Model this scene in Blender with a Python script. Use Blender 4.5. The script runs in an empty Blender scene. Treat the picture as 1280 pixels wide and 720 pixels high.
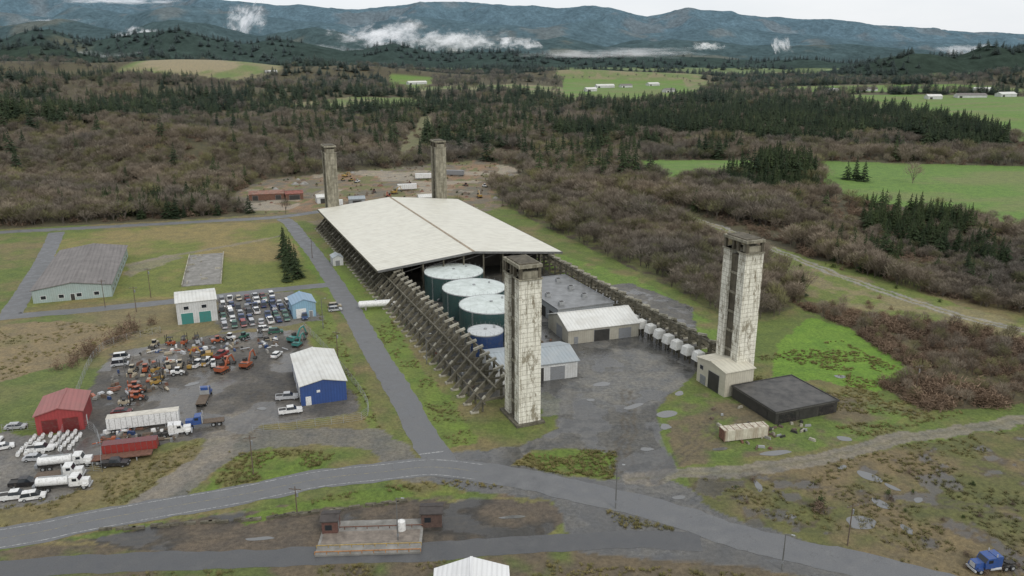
import bpy, math, random
import numpy as np
from mathutils import Matrix, Vector
random.seed(7); rng=np.random.default_rng(11)
scene=bpy.context.scene
PHI=math.radians(22.7)
U=(math.cos(PHI),math.sin(PHI)); W=(-math.sin(PHI),math.cos(PHI)); O=(3.8,173.2)
def L(a,b): return (O[0]+a*U[0]+b*W[0], O[1]+a*U[1]+b*W[1])

# ---------------------------------------------------------------- materials
def lk(nt,a,b): nt.links.new(a,b)
def newmat(name):
    m=bpy.data.materials.new(name); m.use_nodes=True
    nt=m.node_tree; b=nt.nodes["Principled BSDF"]; return m,nt,b
def noise(nt,scale,detail=4,vec=None,rough=.6):
    n=nt.nodes.new("ShaderNodeTexNoise"); n.inputs["Scale"].default_value=scale
    n.inputs["Detail"].default_value=detail; n.inputs["Roughness"].default_value=rough
    if vec is not None: lk(nt,vec,n.inputs["Vector"])
    return n.outputs["Fac"]
def ramp(nt,fac,stops):
    r=nt.nodes.new("ShaderNodeValToRGB"); e=r.color_ramp.elements
    while len(e)<len(stops): e.new(.5)
    for i,(p,c) in enumerate(stops):
        e[i].position=p; e[i].color=(*c,1) if len(c)==3 else c
    lk(nt,fac,r.inputs[0]); return r.outputs[0]
def g(v): return (v,v,v)
def mix(nt,fac,a,b,mode='MIX'):
    m=nt.nodes.new("ShaderNodeMix"); m.data_type='RGBA'; m.blend_type=mode
    for s,v in ((m.inputs[0],fac),(m.inputs[6],a),(m.inputs[7],b)):
        if isinstance(v,(int,float)): s.default_value=v
        elif isinstance(v,tuple): s.default_value=(*v,1)
        else: lk(nt,v,s)
    return m.outputs[2]
def mth(nt,op,a,b=None,c=None):
    m=nt.nodes.new("ShaderNodeMath"); m.operation=op
    for i,v in enumerate((a,b,c)):
        if v is None: continue
        if isinstance(v,(int,float)): m.inputs[i].default_value=v
        else: lk(nt,v,m.inputs[i])
    return m.outputs[0]
def geopos(nt): return nt.nodes.new("ShaderNodeNewGeometry").outputs["Position"]
def objco(nt): return nt.nodes.new("ShaderNodeTexCoord").outputs["Object"]
def mapping(nt,vec,scale=(1,1,1),rot=(0,0,0),loc=(0,0,0)):
    m=nt.nodes.new("ShaderNodeMapping"); m.inputs["Scale"].default_value=scale; m.inputs["Rotation"].default_value=rot; m.inputs["Location"].default_value=loc
    lk(nt,vec,m.inputs[0]); return m.outputs[0]
def bump(nt,b,h,strength=.3,dist=.1):
    n=nt.nodes.new("ShaderNodeBump"); n.inputs["Strength"].default_value=strength; n.inputs["Distance"].default_value=dist
    lk(nt,h,n.inputs["Height"]); lk(nt,n.outputs[0],b.inputs["Normal"])
CACHE={}
def M(name,col,rough=.75,var=.25,scale=.8,metal=0,stain=None,stain_amt=.5,streak=False):
    if name in CACHE: return CACHE[name]
    m,nt,b=newmat(name); p=geopos(nt)
    n1=noise(nt,scale,5,p)
    lo=tuple(c*(1-var) for c in col); hi=tuple(min(1,c*(1+var)) for c in col)
    c=ramp(nt,n1,[(.3,lo),(.7,hi)])
    if stain:
        v=mapping(nt,p,(1.2,1.2,.12)) if streak else p
        n2=noise(nt,.9 if streak else .35,6,v,.7)
        f=ramp(nt,n2,[(.4,g(0)),(.7,g(stain_amt))])
        c=mix(nt,f,c,stain)
    lk(nt,c,b.inputs["Base Color"]); b.inputs["Roughness"].default_value=rough; b.inputs["Metallic"].default_value=metal
    CACHE[name]=m; return m
def ribbed(name,col,rot,period=.9,stain=(.25,.22,.17),amt=.35,rough=.6,depth=.12,var=.08):
    if name in CACHE: return CACHE[name]
    m,nt,b=newmat(name); p=geopos(nt)
    v=mapping(nt,p,(1,1,1),(0,0,-rot))
    w=nt.nodes.new("ShaderNodeTexWave"); w.bands_direction='X'; w.inputs["Scale"].default_value=.314/period; lk(nt,v,w.inputs[0])
    base=ramp(nt,w.outputs["Fac"],[(0,tuple(c*(1-depth) for c in col)),(.5,col),(1,col)])
    n=noise(nt,.25,6,v,.65)
    c=mix(nt,ramp(nt,n,[(.42,g(0)),(.75,g(amt))]),base,stain)
    v2=mapping(nt,v,(1.0,.06,1.0)); n2=noise(nt,1.2,3,v2)
    c=mix(nt,.8,c,ramp(nt,n2,[(.3,g(1-var*2)),(.7,g(1))]),'MULTIPLY')
    lk(nt,c,b.inputs["Base Color"]); b.inputs["Roughness"].default_value=rough
    bump(nt,b,w.outputs["Fac"],.3,.08)
    CACHE[name]=m; return m
def paint(name,col,rough=.35):
    if name in CACHE: return CACHE[name]
    m,nt,b=newmat(name); n=noise(nt,2.5,5,geopos(nt))
    c=mix(nt,ramp(nt,n,[(.48,g(0)),(.72,g(.5))]),col,(.13,.11,.09))
    lk(nt,c,b.inputs["Base Color"]); b.inputs["Roughness"].default_value=rough; CACHE[name]=m; return m
glass=M("glass_dark",(.02,.025,.03),.12,.1)
tyre=M("tyre_rubber",(.02,.02,.02),.85,.2)
steel=M("galvanised_steel",(.30,.31,.31),.45,.2)
dsteel=M("weathered_steel",(.13,.13,.125),.6,.25)
darkm=M("dark_metal",(.035,.033,.03),.6,.3)
wood=M("weathered_wood",(.12,.09,.065),.85,.3,3)
conc=M("mossy_concrete",(.14,.128,.095),.9,.4,.9,stain=(.04,.036,.02),stain_amt=.9)
concl=M("pale_concrete",(.40,.38,.31),.9,.3,1.2,stain=(.09,.08,.05),stain_amt=.9)
slabc=M("slab_concrete",(.26,.25,.23),.9,.25,.5,stain=(.12,.115,.095),stain_amt=.7)
whitep=paint("white_paint",(.74,.74,.72)); blackp=paint("black_paint",(.02,.02,.022)); greyp=paint("grey_paint",(.22,.23,.24))
silver=paint("silver_paint",(.45,.46,.47)); bluep=paint("blue_paint",(.03,.08,.26)); redp=paint("red_paint",(.27,.035,.03))
orangep=paint("orange_paint",(.36,.095,.04)); yellowp=paint("yellow_paint",(.38,.24,.06)); greenp=paint("green_paint",(.03,.12,.08))
tealp=paint("teal_paint",(.05,.22,.20)); rustp=M("rusty_steel",(.15,.075,.05),.8,.35,1.5); tanp=paint("tan_paint",(.38,.33,.24))
dblue=paint("dark_blue_paint",(.02,.05,.14)); maroon=paint("maroon_paint",(.13,.02,.02))

# ---------------------------------------------------------------- mesh builder
class MB:
    def __init__(s): s.v=[];s.f=[];s.m=[];s.mats=[]
    def mi(s,m):
        if m not in s.mats: s.mats.append(m)
        return s.mats.index(m)
    def add(s,vs,fs,mat):
        o=len(s.v); s.v+= [tuple(v) for v in vs]; k=s.mi(mat)
        for f in fs: s.f.append([o+i for i in f]); s.m.append(k)
    def box(s,c,d,mat,rz=0,top=None):
        x,y,z=d[0]/2,d[1]/2,d[2]/2; tx,ty=(x*top[0],y*top[1]) if top else (x,y)
        P=[(-x,-y,-z),(x,-y,-z),(x,y,-z),(-x,y,-z),(-tx,-ty,z),(tx,-ty,z),(tx,ty,z),(-tx,ty,z)]
        C,S=math.cos(rz),math.sin(rz)
        P=[(c[0]+p[0]*C-p[1]*S,c[1]+p[0]*S+p[1]*C,c[2]+p[2]) for p in P]
        s.add(P,[(0,3,2,1),(4,5,6,7),(0,1,5,4),(1,2,6,5),(2,3,7,6),(3,0,4,7)],mat)
    def b0(s,x0,x1,y0,y1,z0,z1,mat): s.box(((x0+x1)/2,(y0+y1)/2,(z0+z1)/2),(x1-x0,y1-y0,z1-z0),mat)
    def prof(s,pts,y0,y1,mat):
        n=len(pts); P=[(p[0],y0,p[1]) for p in pts]+[(p[0],y1,p[1]) for p in pts]
        s.add(P,[tuple(range(n)),tuple(range(2*n-1,n-1,-1))]+[(i,i+n,(i+1)%n+n,(i+1)%n) for i in range(n)],mat)
    def beam(s,p,q,w,h,mat):
        p=Vector(p);q=Vector(q); d=(q-p).normalized(); up=Vector((0,0,1)) if abs(d.z)<.95 else Vector((1,0,0))
        x=d.cross(up).normalized()*w/2; y=x.cross(d).normalized()*h/2
        P=[p-x-y,p+x-y,p+x+y,p-x+y,q-x-y,q+x-y,q+x+y,q-x+y]
        s.add(P,[(0,1,2,3),(7,6,5,4),(0,4,5,1),(1,5,6,2),(2,6,7,3),(3,7,4,0)],mat)
    def cyl(s,p,q,r,mat,n=12,r2=None,cap=True):
        p=Vector(p);q=Vector(q); d=(q-p).normalized(); up=Vector((0,0,1)) if abs(d.z)<.9 else Vector((1,0,0))
        x=d.cross(up).normalized(); y=d.cross(x); r2=r if r2 is None else r2
        P=[];
        for c,rr in ((p,r),(q,r2)):
            for i in range(n):
                a=2*math.pi*i/n; P.append(c+x*rr*math.cos(a)+y*rr*math.sin(a))
        F=[(i,(i+1)%n,(i+1)%n+n,i+n) for i in range(n)]
        if cap: F+=[tuple(range(n-1,-1,-1)),tuple(range(n,2*n))]
        s.add(P,F,mat)
    def mesh(s,name):
        me=bpy.data.meshes.new(name); me.from_pydata(s.v,[],s.f)
        for m in s.mats: me.materials.append(m)
        me.polygons.foreach_set("material_index",s.m); me.update(); return me
    def build(s,name,loc=(0,0,0),rz=0,parent=None,scale=1):
        return place(s.mesh(name),name,loc,rz,parent,scale)
def place(me,name,loc=(0,0,0),rz=0,parent=None,scale=1):
    o=bpy.data.objects.new(name,me); scene.collection.objects.link(o)
    o.location=loc if len(loc)==3 else (*loc,0); o.rotation_euler=(0,0,rz)
    o.scale=(scale,)*3 if isinstance(scale,(int,float)) else scale
    if parent: o.parent=parent
    return o
def empty(name,loc,rz=0):
    o=bpy.data.objects.new(name,None); scene.collection.objects.link(o)
    o.location=(loc[0],loc[1],loc[2] if len(loc)>2 else 0); o.rotation_euler=(0,0,rz); o.empty_display_size=1; return o

# ---------------------------------------------------------------- numpy noise / polygons
def h2(ix,iy,seed):
    n=(ix*374761393+iy*668265263+seed*974634777)&0xffffffff
    n=((n^(n>>13))*1274126177)&0xffffffff
    return ((n^(n>>16))&0xffff)/65535.
def vn(x,y,seed=0):
    x=np.asarray(x,float);y=np.asarray(y,float)
    ix=np.floor(x).astype(np.int64);iy=np.floor(y).astype(np.int64); fx=x-ix;fy=y-iy
    fx=fx*fx*(3-2*fx);fy=fy*fy*(3-2*fy)
    a=h2(ix,iy,seed);b=h2(ix+1,iy,seed);c=h2(ix,iy+1,seed);d=h2(ix+1,iy+1,seed)
    return (a*(1-fx)+b*fx)*(1-fy)+(c*(1-fx)+d*fx)*fy
def fbm(x,y,sc,oct=4,seed=0):
    s=0;a=.5;t=0
    for k in range(oct): s=s+a*vn(np.asarray(x)/sc*2**k,np.asarray(y)/sc*2**k,seed+k*17);t+=a;a*=.55
    return s/t
def inside(poly,x,y):
    P=np.array(poly,float); r=np.zeros(x.shape,bool)
    bb=(x>=P[:,0].min())&(x<=P[:,0].max())&(y>=P[:,1].min())&(y<=P[:,1].max())
    if not bb.any(): return r
    xs=x[bb];ys=y[bb];q=np.zeros(xs.shape,bool); n=len(P)
    for i in range(n):
        x1,y1=P[i];x2,y2=P[(i+1)%n]
        if y1==y2: continue
        c=((y1>ys)!=(y2>ys))&(xs<(x2-x1)*(ys-y1)/(y2-y1)+x1); q^=c
    r[bb]=q; return r
def dist_line(pts,x,y):
    d=np.full(x.shape,1e9)
    for (x1,y1),(x2,y2) in zip(pts[:-1],pts[1:]):
        dx,dy=x2-x1,y2-y1; t=np.clip(((x-x1)*dx+(y-y1)*dy)/(dx*dx+dy*dy),0,1)
        d=np.minimum(d,np.hypot(x-x1-t*dx,y-y1-t*dy))
    return d
def pp(s): return [tuple(float(k) for k in t.split(',')) for t in s.split()]
def LP(*ab): return [L(a,b) for a,b in ab]

# ---------------------------------------------------------------- site plan (metres)
roadA=pp("-150,108 -93,126 -81,131 -68,136 -54,141 -40,147 -27,150 -17,152 -7,150 3,147 16,141 25,137 32,133 41,127 51,122 63,117 80,108 100,96")
roadB=pp("-150,108 -87,117 -68,119 -47,120 -34,121 -16,122 0,124 12,125 23,126 34,125")
roadC=pp("-14,151 -16,156 -21,168 -29,191 -40,219 -54,257 -69,296 -84,333 -101,372 -112,398 -120,412")
roadD=pp("-260,215 -169,251 -147,258 -116,270 -94,280 -68,290")
roadD2=pp("-166,253 -169,257 -181,287 -197,326 -221,380")
roadE=pp("-420,325 -249,380 -208,391 -161,405 -123,417 -90,447")
loop=pp("-20,150 -24,153 -27,160 -32,165 -41,167 -60,165 -64,158 -70,138")
track=pp("-72,136 -66,156 -66,177")
trackH=pp("25,147 35,149 44,150 62,154 83,163 123,175 190,196")
pathR=pp("62,472 84,437 104,393 115,351 128,302 149,252 162,239 200,205 260,170")
roadN=pp("-84,640 -94,758 -99,918 -106,1020")
pit=pp("-76,126 -66,131 -52,135 -22,138 -6,140 8,138 10,131 3,124 -16,123 -34,121 -62,122")
junction=pp("-18,157 -8,160 -2,156 0,153 10,149 21,146 24,149 33,146 40,134 56,124 70,116 66,110 40,118 30,119 12,122 10,131 8,139 -6,142 -18,147")
apron=pp("-8,158 -4,160 2,162 11,170 12,186 2,205 -4,240 20,285 45,292 62,262 54,219 49,200 38,187 34,166 35,150 25,143 21,148 22,158 14,161 4,160 0,153")
yard=pp("-117,219 -92,235 -67,239 -56,219 -41,191 -38,179 -59,172 -62,166 -73,165 -88,155 -101,156 -112,196")
yard2=pp("-150,150 -117,168 -109,166 -99,168 -86,144 -92,138 -120,128 -160,110")
lot=pp("-106,274 -80,281 -61,248 -92,236")
isl=[pp("0,153 4,158 14,160 23,159 21,147 10,149"),pp("18,135 23,135 31,129 26,127 19,131"),pp("-62,141 -62,150 -60,158 -48,160 -39,158 -38,150 -49,145"),pp("-52,133 -38,140 -23,145 -7,147 -1,144 -13,141 -34,137 -50,131")]
rearyard=pp("-174,470 -169,542 -72,605 -26,645 3,599 6,520 -2,450 -20,425 -105,430 -140,425")
thickM=pp("-19,542 30,494 86,380 108,326 105,270 84,248 70,252 60,284 38,340 18,389 -6,454")
bramble=pp("94,280 113,261 156,230 190,200 175,170 128,184 102,179 97,196 111,204 107,241 101,258")
brightR=pp("80,226 99,252 107,241 111,204 107,197 93,191 82,199 70,201")
strip=pp("58,477 95,424 117,355 142,296 165,244 260,180 240,160 156,230 124,255 107,275 108,326 86,380 66,437")
eastfield=pp("36,148 62,152 83,160 123,172 200,195 200,120 110,100 66,118 50,126 34,137")
fields=[pp("98,640 190,640 170,545 116,515 86,553"),pp("240,640 378,610 560,580 470,330 330,300 270,370 240,425 208,461 200,510"),
 pp("600,1500 900,1450 1150,1200 800,700 480,740 520,1002 520,1190"),
 pp("140,2302 477,2302 344,1500 92,1450"),pp("-330,2250 -215,2250 -170,1617 -250,1560"),pp("460,1850 1000,1850 1200,1560 600,1600")]
tanhill=(-850,2230,130,90)
conPolys=[pp("-1068,1717 -600,1441 -330,872 -380,800 -389,726 -411,645 -520,640 -900,1200"),
 pp("60,960 160,1040 365,1080 520,1000 509,831 436,708 306,670 222,697 167,645 100,670 40,790"),
 pp("155,600 215,585 190,490 151,467 128,509"),pp("200,454 222,409 235,380 195,305 182,326 171,380")]
conSparse=pp("7,670 83,697 103,645 83,519 41,509 6,579")
mounds=[(-262,620,105,42,19),(-470,760,210,90,26),(150,560,90,60,4),(-850,2250,330,180,52),(-1350,2150,300,200,50),(-420,2350,240,140,30),(250,2450,400,110,22),(-700,1350,340,170,34),(-200,1500,300,160,14),(1500,2000,420,240,60)]
def zfun(x,y):
    z=np.zeros_like(x,dtype=float)
    for mx,my,sx,sy,h in mounds: z=z+h*np.exp(-((x-mx)/sx)**2-((y-my)/sy)**2)*np.clip((y-430)/60,0,1)
    z=z+np.clip((y-650)/600,0,1)*(fbm(x,y,420,3,5)-.45)*24
    return z

# ---------------------------------------------------------------- ground sheet
def geo(a,b,r):
    o=[a];st=.7
    while o[-1]<b: st*=r; o.append(o[-1]+st)
    return o[1:]
xn=np.arange(-200,200,.7); xs=np.concatenate([[-v for v in geo(200,14000,1.03)][::-1],xn,geo(xn[-1],14000,1.03)])
yn=np.arange(104,330,.7); ys=np.concatenate([[-3000,-600,-100,0,40,70,90,100],yn,geo(yn[-1],14000,1.016)])
X,Y=np.meshgrid(xs,ys); nx,ny=len(xs),len(ys); x=X.ravel();y=Y.ravel()
wx=x+(fbm(x,y,6,4,1)-.5)*4; wy=y+(fbm(x,y,6,4,2)-.5)*4
n_big=fbm(x,y,38,4,3); n_mid=fbm(x,y,9,4,4); n_sm=fbm(x,y,2.2,3,9)
def lerp(a,b,t): return np.array(a)[None,:]*(1-t[:,None])+np.array(b)[None,:]*t[:,None]
def ss(v,a,b): t=np.clip((v-a)/(b-a),0,1); return t*t*(3-2*t)
GREEN=(.115,.155,.038);BRIGHT=(.14,.225,.035);DRY=(.185,.155,.075);FLOOR=(.082,.068,.045)
ASPH=(.12,.122,.122);RUSTD=(.25,.165,.10)
col=lerp(GREEN,DRY,ss(n_big*.6+n_mid*.4,.38,.62))
def pset(mask,c,f=1.):
    global col
    f=f if isinstance(f,np.ndarray) else np.full(len(x),f); f=np.where(mask,f,0)[:,None]; c=np.array(c); c=c if c.ndim==2 else c[None,:]
    col=col*(1-f)+c*f
far=(y>325)&(y>np.interp(x,[-420,-249,-208,-161,-123,-90,-60,5,60,100,140,180,240],[333,388,399,413,428,455,640,560,400,330,290,240,150]))
pset(far,lerp(FLOOR,(.10,.095,.05),n_mid))
def pastmask(x,y): return (y>1150)&((fbm(x*.8,y*.55,300,3,31)>.60)|(((x-tanhill[0])/tanhill[2])**2+((y-tanhill[1]+40)/tanhill[3])**2<1))
past=far&pastmask(x,y); pset(past,lerp((.14,.19,.065),(.22,.20,.11),ss(n_big,.4,.6)))
pset(((x-tanhill[0])/tanhill[2])**2+((y-tanhill[1]+40)/tanhill[3])**2<1,(.28,.24,.15))
for fpoly in fields:
    m=inside(fpoly,wx,wy); pset(m,lerp((.125,.215,.045),(.165,.20,.07),ss(fbm(x,y*2,60,4,8),.42,.66)))
rd=dist_line(roadN,wx,wy); pset(rd<8,lerp((.15,.165,.07),(.20,.18,.11),n_mid)); 
pset(inside(strip,wx,wy),lerp((.15,.185,.05),(.22,.195,.10),ss(n_mid,.45,.62)))
pset(inside(pp("40,300 62,262 84,250 90,236 70,215 60,200 72,205 100,230 108,215 110,180 180,160 260,120 120,100 60,122 30,140 40,160 50,195 62,262 55,300 25,350 20,340"),wx,wy),lerp(GREEN,(.165,.15,.065),ss(n_mid*.5+n_big*.5,.36,.6)))
pset(inside(brightR,wx,wy),lerp(BRIGHT,(.125,.24,.03),n_mid))
pset(inside(LP((58,40),(62,120),(76,150),(90,100),(84,40),(72,10)),wx,wy),lerp((.13,.20,.04),DRY,ss(n_mid,.45,.7)))
pset(inside(bramble,wx,wy),lerp((.08,.06,.04),(.13,.12,.055),n_mid)); pset(inside(thickM,wx,wy),lerp(FLOOR,(.12,.13,.05),ss(n_mid,.4,.6)))
pset(inside(pp("-62,172 -58,178 -38,178 -46,206 -64,245 -78,281 -94,276 -150,252 -220,225 -210,180 -160,175 -118,172"),wx,wy),lerp((.12,.155,.045),(.19,.16,.085),ss(n_big,.35,.6)))
pset(inside(pp("-170,262 -114,275 -72,292 -104,370 -118,405 -160,398 -215,378"),wx,wy),lerp((.15,.175,.045),(.23,.19,.08),ss(n_big*.7+n_mid*.3,.40,.58)))
pset(inside(pp("-150,180 -118,222 -104,238 -150,248 -230,222 -230,150"),wx,wy),lerp((.22,.175,.10),(.14,.15,.05),ss(n_big,.5,.65)))
pset(inside(pp("-18,160 -8,163 -13,182 -26,210 -40,250 -62,300 -78,330 -98,375 -106,372 -82,312 -62,265 -46,228 -30,192"),wx,wy),lerp((.12,.205,.03),(.15,.17,.05),n_mid))
pset(inside(pp("-24,158 -30,168 -36,186 -50,225 -62,258 -76,286 -68,248 -56,219 -40,190 -37,178 -32,166"),wx,wy),lerp((.125,.185,.035),(.155,.165,.055),n_mid))
low=(y<124)&(x<70); pset(low,lerp((.10,.125,.04),(.13,.105,.07),ss(n_mid,.4,.6)))
pset(inside(pit,wx,wy),lerp((.12,.098,.075),(.06,.056,.05),ss(n_mid,.4,.6)))
pset(inside(pp("-110,122 -76,126 -60,133 -30,141 -6,145 10,141 3,140 -20,139 -50,136 -72,130 -110,114"),x,y),lerp((.14,.11,.08),GREEN,ss(n_mid,.4,.6)))
pset(inside(eastfield,wx,wy),lerp((.115,.12,.045),(.17,.135,.075),ss(n_mid*.6+n_big*.4,.38,.6)))
pset(inside(eastfield,wx,wy)&(fbm(x,y,5,4,14)>.60),(.10,.08,.06),.7)
pset(inside(pp("36,152 60,158 82,166 100,178 70,200 55,195 40,184 36,166"),wx,wy),lerp((.12,.17,.04),(.15,.125,.075),ss(n_mid,.42,.62)))
for q in isl: pset(inside(q,wx*.5+x*.5,wy*.5+y*.5),lerp((.115,.17,.032),(.17,.15,.06),ss(n_mid,.45,.7)))
inner=inside(LP((-8,16),(62,10),(64,240),(-8,240)),wx,wy); pset(inner,lerp((.085,.083,.074),(.13,.125,.11),n_mid))
pset(inside(apron,wx,wy),lerp((.115,.113,.106),(.17,.165,.153),ss(n_mid*.5+n_big*.5,.35,.65)))
pset(inside(apron,wx,wy)&(n_sm*.5+n_mid*.5>.59),(.07,.07,.066),.75)
pset(inside(LP((4,2),(30,-4),(50,6),(54,30),(38,38),(28,38),(24,18),(10,20)),wx,wy),lerp((.19,.188,.178),(.13,.128,.12),ss(n_mid,.4,.6)),.85)
pset(inside(junction,wx,wy),lerp(ASPH,(.15,.146,.138),n_mid))
pset(inside(yard,wx,wy),lerp((.095,.09,.083),(.18,.165,.145),ss(n_mid*.6+n_big*.4,.38,.62)))
pset(inside(yard2,wx,wy),lerp((.14,.135,.125),(.21,.20,.185),n_mid)); pset(inside(lot,wx,wy),lerp((.13,.128,.12),(.19,.18,.16),n_mid))
pset(inside(rearyard,wx,wy),lerp((.16,.145,.11),RUSTD,ss(n_big*.4+n_mid*.6,.40,.58)))
pset(inside(rearyard,wx,wy)&(n_mid>.58),(.13,.15,.06),.8); pset(inside(rearyard,wx,wy)&(fbm(x,y,26,3,21)>.6),(.34,.30,.24),.7)
pset(inside(LP((-6,236),(66,236),(70,262),(-12,258)),wx,wy),(.19,.155,.11),.8)
for pts,wd,c in ((loop,4.2,(.16,.152,.135)),(track,3.2,(.21,.19,.16)),(trackH,2.2,(.21,.19,.16)),(roadE,3.5,(.15,.148,.14)),(pathR,2.3,(.22,.21,.18))):
    d=dist_line(pts,wx,wy)
    if pts is pathR: pset((d<2.3)&(d>.7),(.28,.27,.24),.9)
    elif pts is trackH: pset(d<wd,c,.85); pset(d<.5,(.15,.14,.09),.5)
    else: pset(d<wd,c,.92)
d=dist_line(pp("-172,300 -150,330 -128,352 -110,372"),wx,wy); pset(d<2,(.24,.21,.15),.7)
pset(inside(pp("-150,300 -140,332 -150,336 -158,318"),wx,wy),(.24,.21,.17),.6)
for s_ in ("-30,131 -60,127 -80,124","5,132 -20,130 -34,129","30,148 44,166 50,178","50,150 70,140 92,136","-62,166 -60,178 -66,190","22,150 28,170 30,190"):
    d=dist_line(pp(s_),wx,wy); pset((d<1.9)&(d>1.1)|((d<.3)),(.10,.085,.065),.55)
wet=np.where(inside(apron,x,y)|inside(junction,x,y),ss(n_mid,.50,.58),0.)
wet=np.maximum(wet,np.where(inside(yard,x,y)|inside(pit,x,y),ss(n_mid,.56,.62),0))
wet=np.maximum(wet,np.where(inside(eastfield,x,y),ss(fbm(x,y,5,4,14),.63,.67),0))
wet=np.maximum(wet,np.where(inside(LP((36,30),(58,30),(58,98),(36,98)),x,y),ss(n_mid,.5,.6),0))
vz=zfun(x,y)-np.where(y>2900,2.,0)
me=bpy.data.meshes.new("ground"); N=nx*ny
me.vertices.add(N); me.vertices.foreach_set("co",np.stack([x,y,vz],1).astype(np.float32).ravel())
ii=(np.arange(ny-1)[:,None]*nx+np.arange(nx-1)[None,:]).ravel(); F=np.stack([ii,ii+1,ii+nx+1,ii+nx],1)
def setfaces(me,F):
    me.loops.add(F.size); me.polygons.add(len(F)); me.loops.foreach_set("vertex_index",F.astype(np.int32).ravel())
    me.polygons.foreach_set("loop_start",(np.arange(len(F))*4).astype(np.int32)); me.update(calc_edges=True)
setfaces(me,F)
def setcol(me,c,a):
    at=me.color_attributes.new("Col",'FLOAT_COLOR','POINT'); at.data.foreach_set("color",np.concatenate([c,a[:,None]],1).astype(np.float32).ravel())
setcol(me,col,wet)
gm,nt,b=newmat("ground_cover"); p=geopos(nt)
at=nt.nodes.new("ShaderNodeVertexColor"); at.layer_name="Col"
n1=noise(nt,1.1,6,p,.7); n2=noise(nt,.22,5,p,.6); n3=noise(nt,5,3,p,.7)
c=mix(nt,1.,at.outputs[0],ramp(nt,n1,[(.25,g(.5)),(.5,g(.97)),(.75,g(1.4))]),'MULTIPLY')
c=mix(nt,1.,c,ramp(nt,n2,[(.3,(.76,.79,.84)),(.7,(1.2,1.15,1.05))]),'MULTIPLY')
c=mix(nt,.8,c,ramp(nt,n3,[(.3,g(.65)),(.7,g(1.3))]),'MULTIPLY')
c=mix(nt,ramp(nt,at.outputs[1],[(0,g(0)),(1,g(.5))]),c,(.045,.045,.044))
lk(nt,c,b.inputs["Base Color"]); r=ramp(nt,at.outputs[1],[(0,g(.95)),(.7,g(.14))]); lk(nt,r,b.inputs["Roughness"]); bump(nt,b,n1,.35,.18)
b.inputs["Specular IOR Level"].default_value=.4
me.materials.append(gm); place(me,"ground")

# ---------------------------------------------------------------- hills
def prof_interp(px,ys_,Yk):
    return [( (a-640)/1043.4*Yk, 85+(62-b_)*Yk/1089.) for a,b_ in zip(px,ys_)]
R=[(8200,900,(-900,-200,0,60,100,180,250,330,400,450,500,560,640,740,800,850,900,1000,1080,1180,1280,1600,2200),(10,0,2,-3,-6,0,-3,5,9,13,9,5,6,11,21,15,16,23,29,39,46,50,52)),
   (6400,600,(-600,0,60,100,180,250,330,400,450,520,600,680,740,800,900,1000,1100,1280,1900),(20,12,20,6,18,6,20,26,34,20,30,36,24,40,32,44,50,56,57)),
   (4900,430,(-600,0,80,160,240,330,400,480,560,640,700,760,840,950,1050,1150,1280,1900),(24,30,20,38,26,44,34,52,42,54,44,56,46,58,54,62,66,60)),
   (3700,300,(-600,0,60,120,180,240,300,360,430,500,560,640,720,800,900,1000,1070,1110,1150,1190,1240,1290,1350,1700),(40,48,38,54,44,38,54,50,62,54,66,64,68,66,74,72,78,80,72,66,76,56,54,50)+(50,)),
   (2750,200,(-600,0,60,130,200,300,400,500,600,900,1040,1090,1130,1160,1200,1240,1290,1400,1700),(50,62,54,70,66,82,76,88,84,92,90,80,70,66,74,57,60,58,60))]
hx=np.linspace(-9000,9000,620); hy=np.concatenate([np.arange(2350,5200,18),np.arange(5200,9800,34)])
HX,HY=np.meshgrid(hx,hy); a=HX.ravel(); bq=HY.ravel(); hz=np.full(len(a),-12.)
for k,(Yk,sg,px,py) in enumerate(R):
    pr=prof_interp(px,py,Yk); hk=np.interp(a,[q[0] for q in pr],[q[1] for q in pr])+(fbm(a,a*0,Yk*.05,3,140+k)-.5)*Yk*.008
    off=(fbm(a,a*0,900,3,40+k)-.5)*sg*1.2
    t=np.abs(bq-Yk-off)/sg
    rid=1-np.abs(fbm(a,bq,480,3,60+k)*2-1)
    zz=hk*np.exp(-t**2)*(1+ .6*(rid-.8)*np.clip(t*1.6,0,1))-4
    hz=np.maximum(hz,zz)
hz=hz+(fbm(a,bq,60,3,71)-.5)*12*np.clip(hz/40,0,1)
me=bpy.data.meshes.new("hills"); me.vertices.add(len(a)); me.vertices.foreach_set("co",np.stack([a,bq,hz],1).astype(np.float32).ravel())
nxh=len(hx); ii=(np.arange(len(hy)-1)[:,None]*nxh+np.arange(nxh-1)[None,:]).ravel(); setfaces(me,np.stack([ii,ii+1,ii+nxh+1,ii+nxh],1))
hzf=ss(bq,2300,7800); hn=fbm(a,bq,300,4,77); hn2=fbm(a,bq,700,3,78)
hc=lerp((.040,.058,.045),(.105,.165,.200),hzf)  # aerial haze painted into the hill colours, bluer with distance
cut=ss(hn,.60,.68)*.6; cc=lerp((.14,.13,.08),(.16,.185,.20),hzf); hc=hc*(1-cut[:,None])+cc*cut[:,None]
past=((hz<14)&(hn2>.50)) ; hc=np.where(past[:,None],np.array((.16,.20,.11)),hc)
hc=hc*(.75+.5*fbm(a,bq,90,3,79))[:,None]
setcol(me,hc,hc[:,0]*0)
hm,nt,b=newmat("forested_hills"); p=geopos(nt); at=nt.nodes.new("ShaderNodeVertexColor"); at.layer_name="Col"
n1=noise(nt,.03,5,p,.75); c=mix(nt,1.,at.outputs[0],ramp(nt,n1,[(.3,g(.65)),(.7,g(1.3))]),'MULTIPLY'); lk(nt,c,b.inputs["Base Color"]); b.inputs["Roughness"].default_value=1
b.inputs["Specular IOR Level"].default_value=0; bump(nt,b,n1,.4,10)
me.materials.append(hm); me.polygons.foreach_set("use_smooth",[True]*len(me.polygons)); place(me,"hills")
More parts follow.
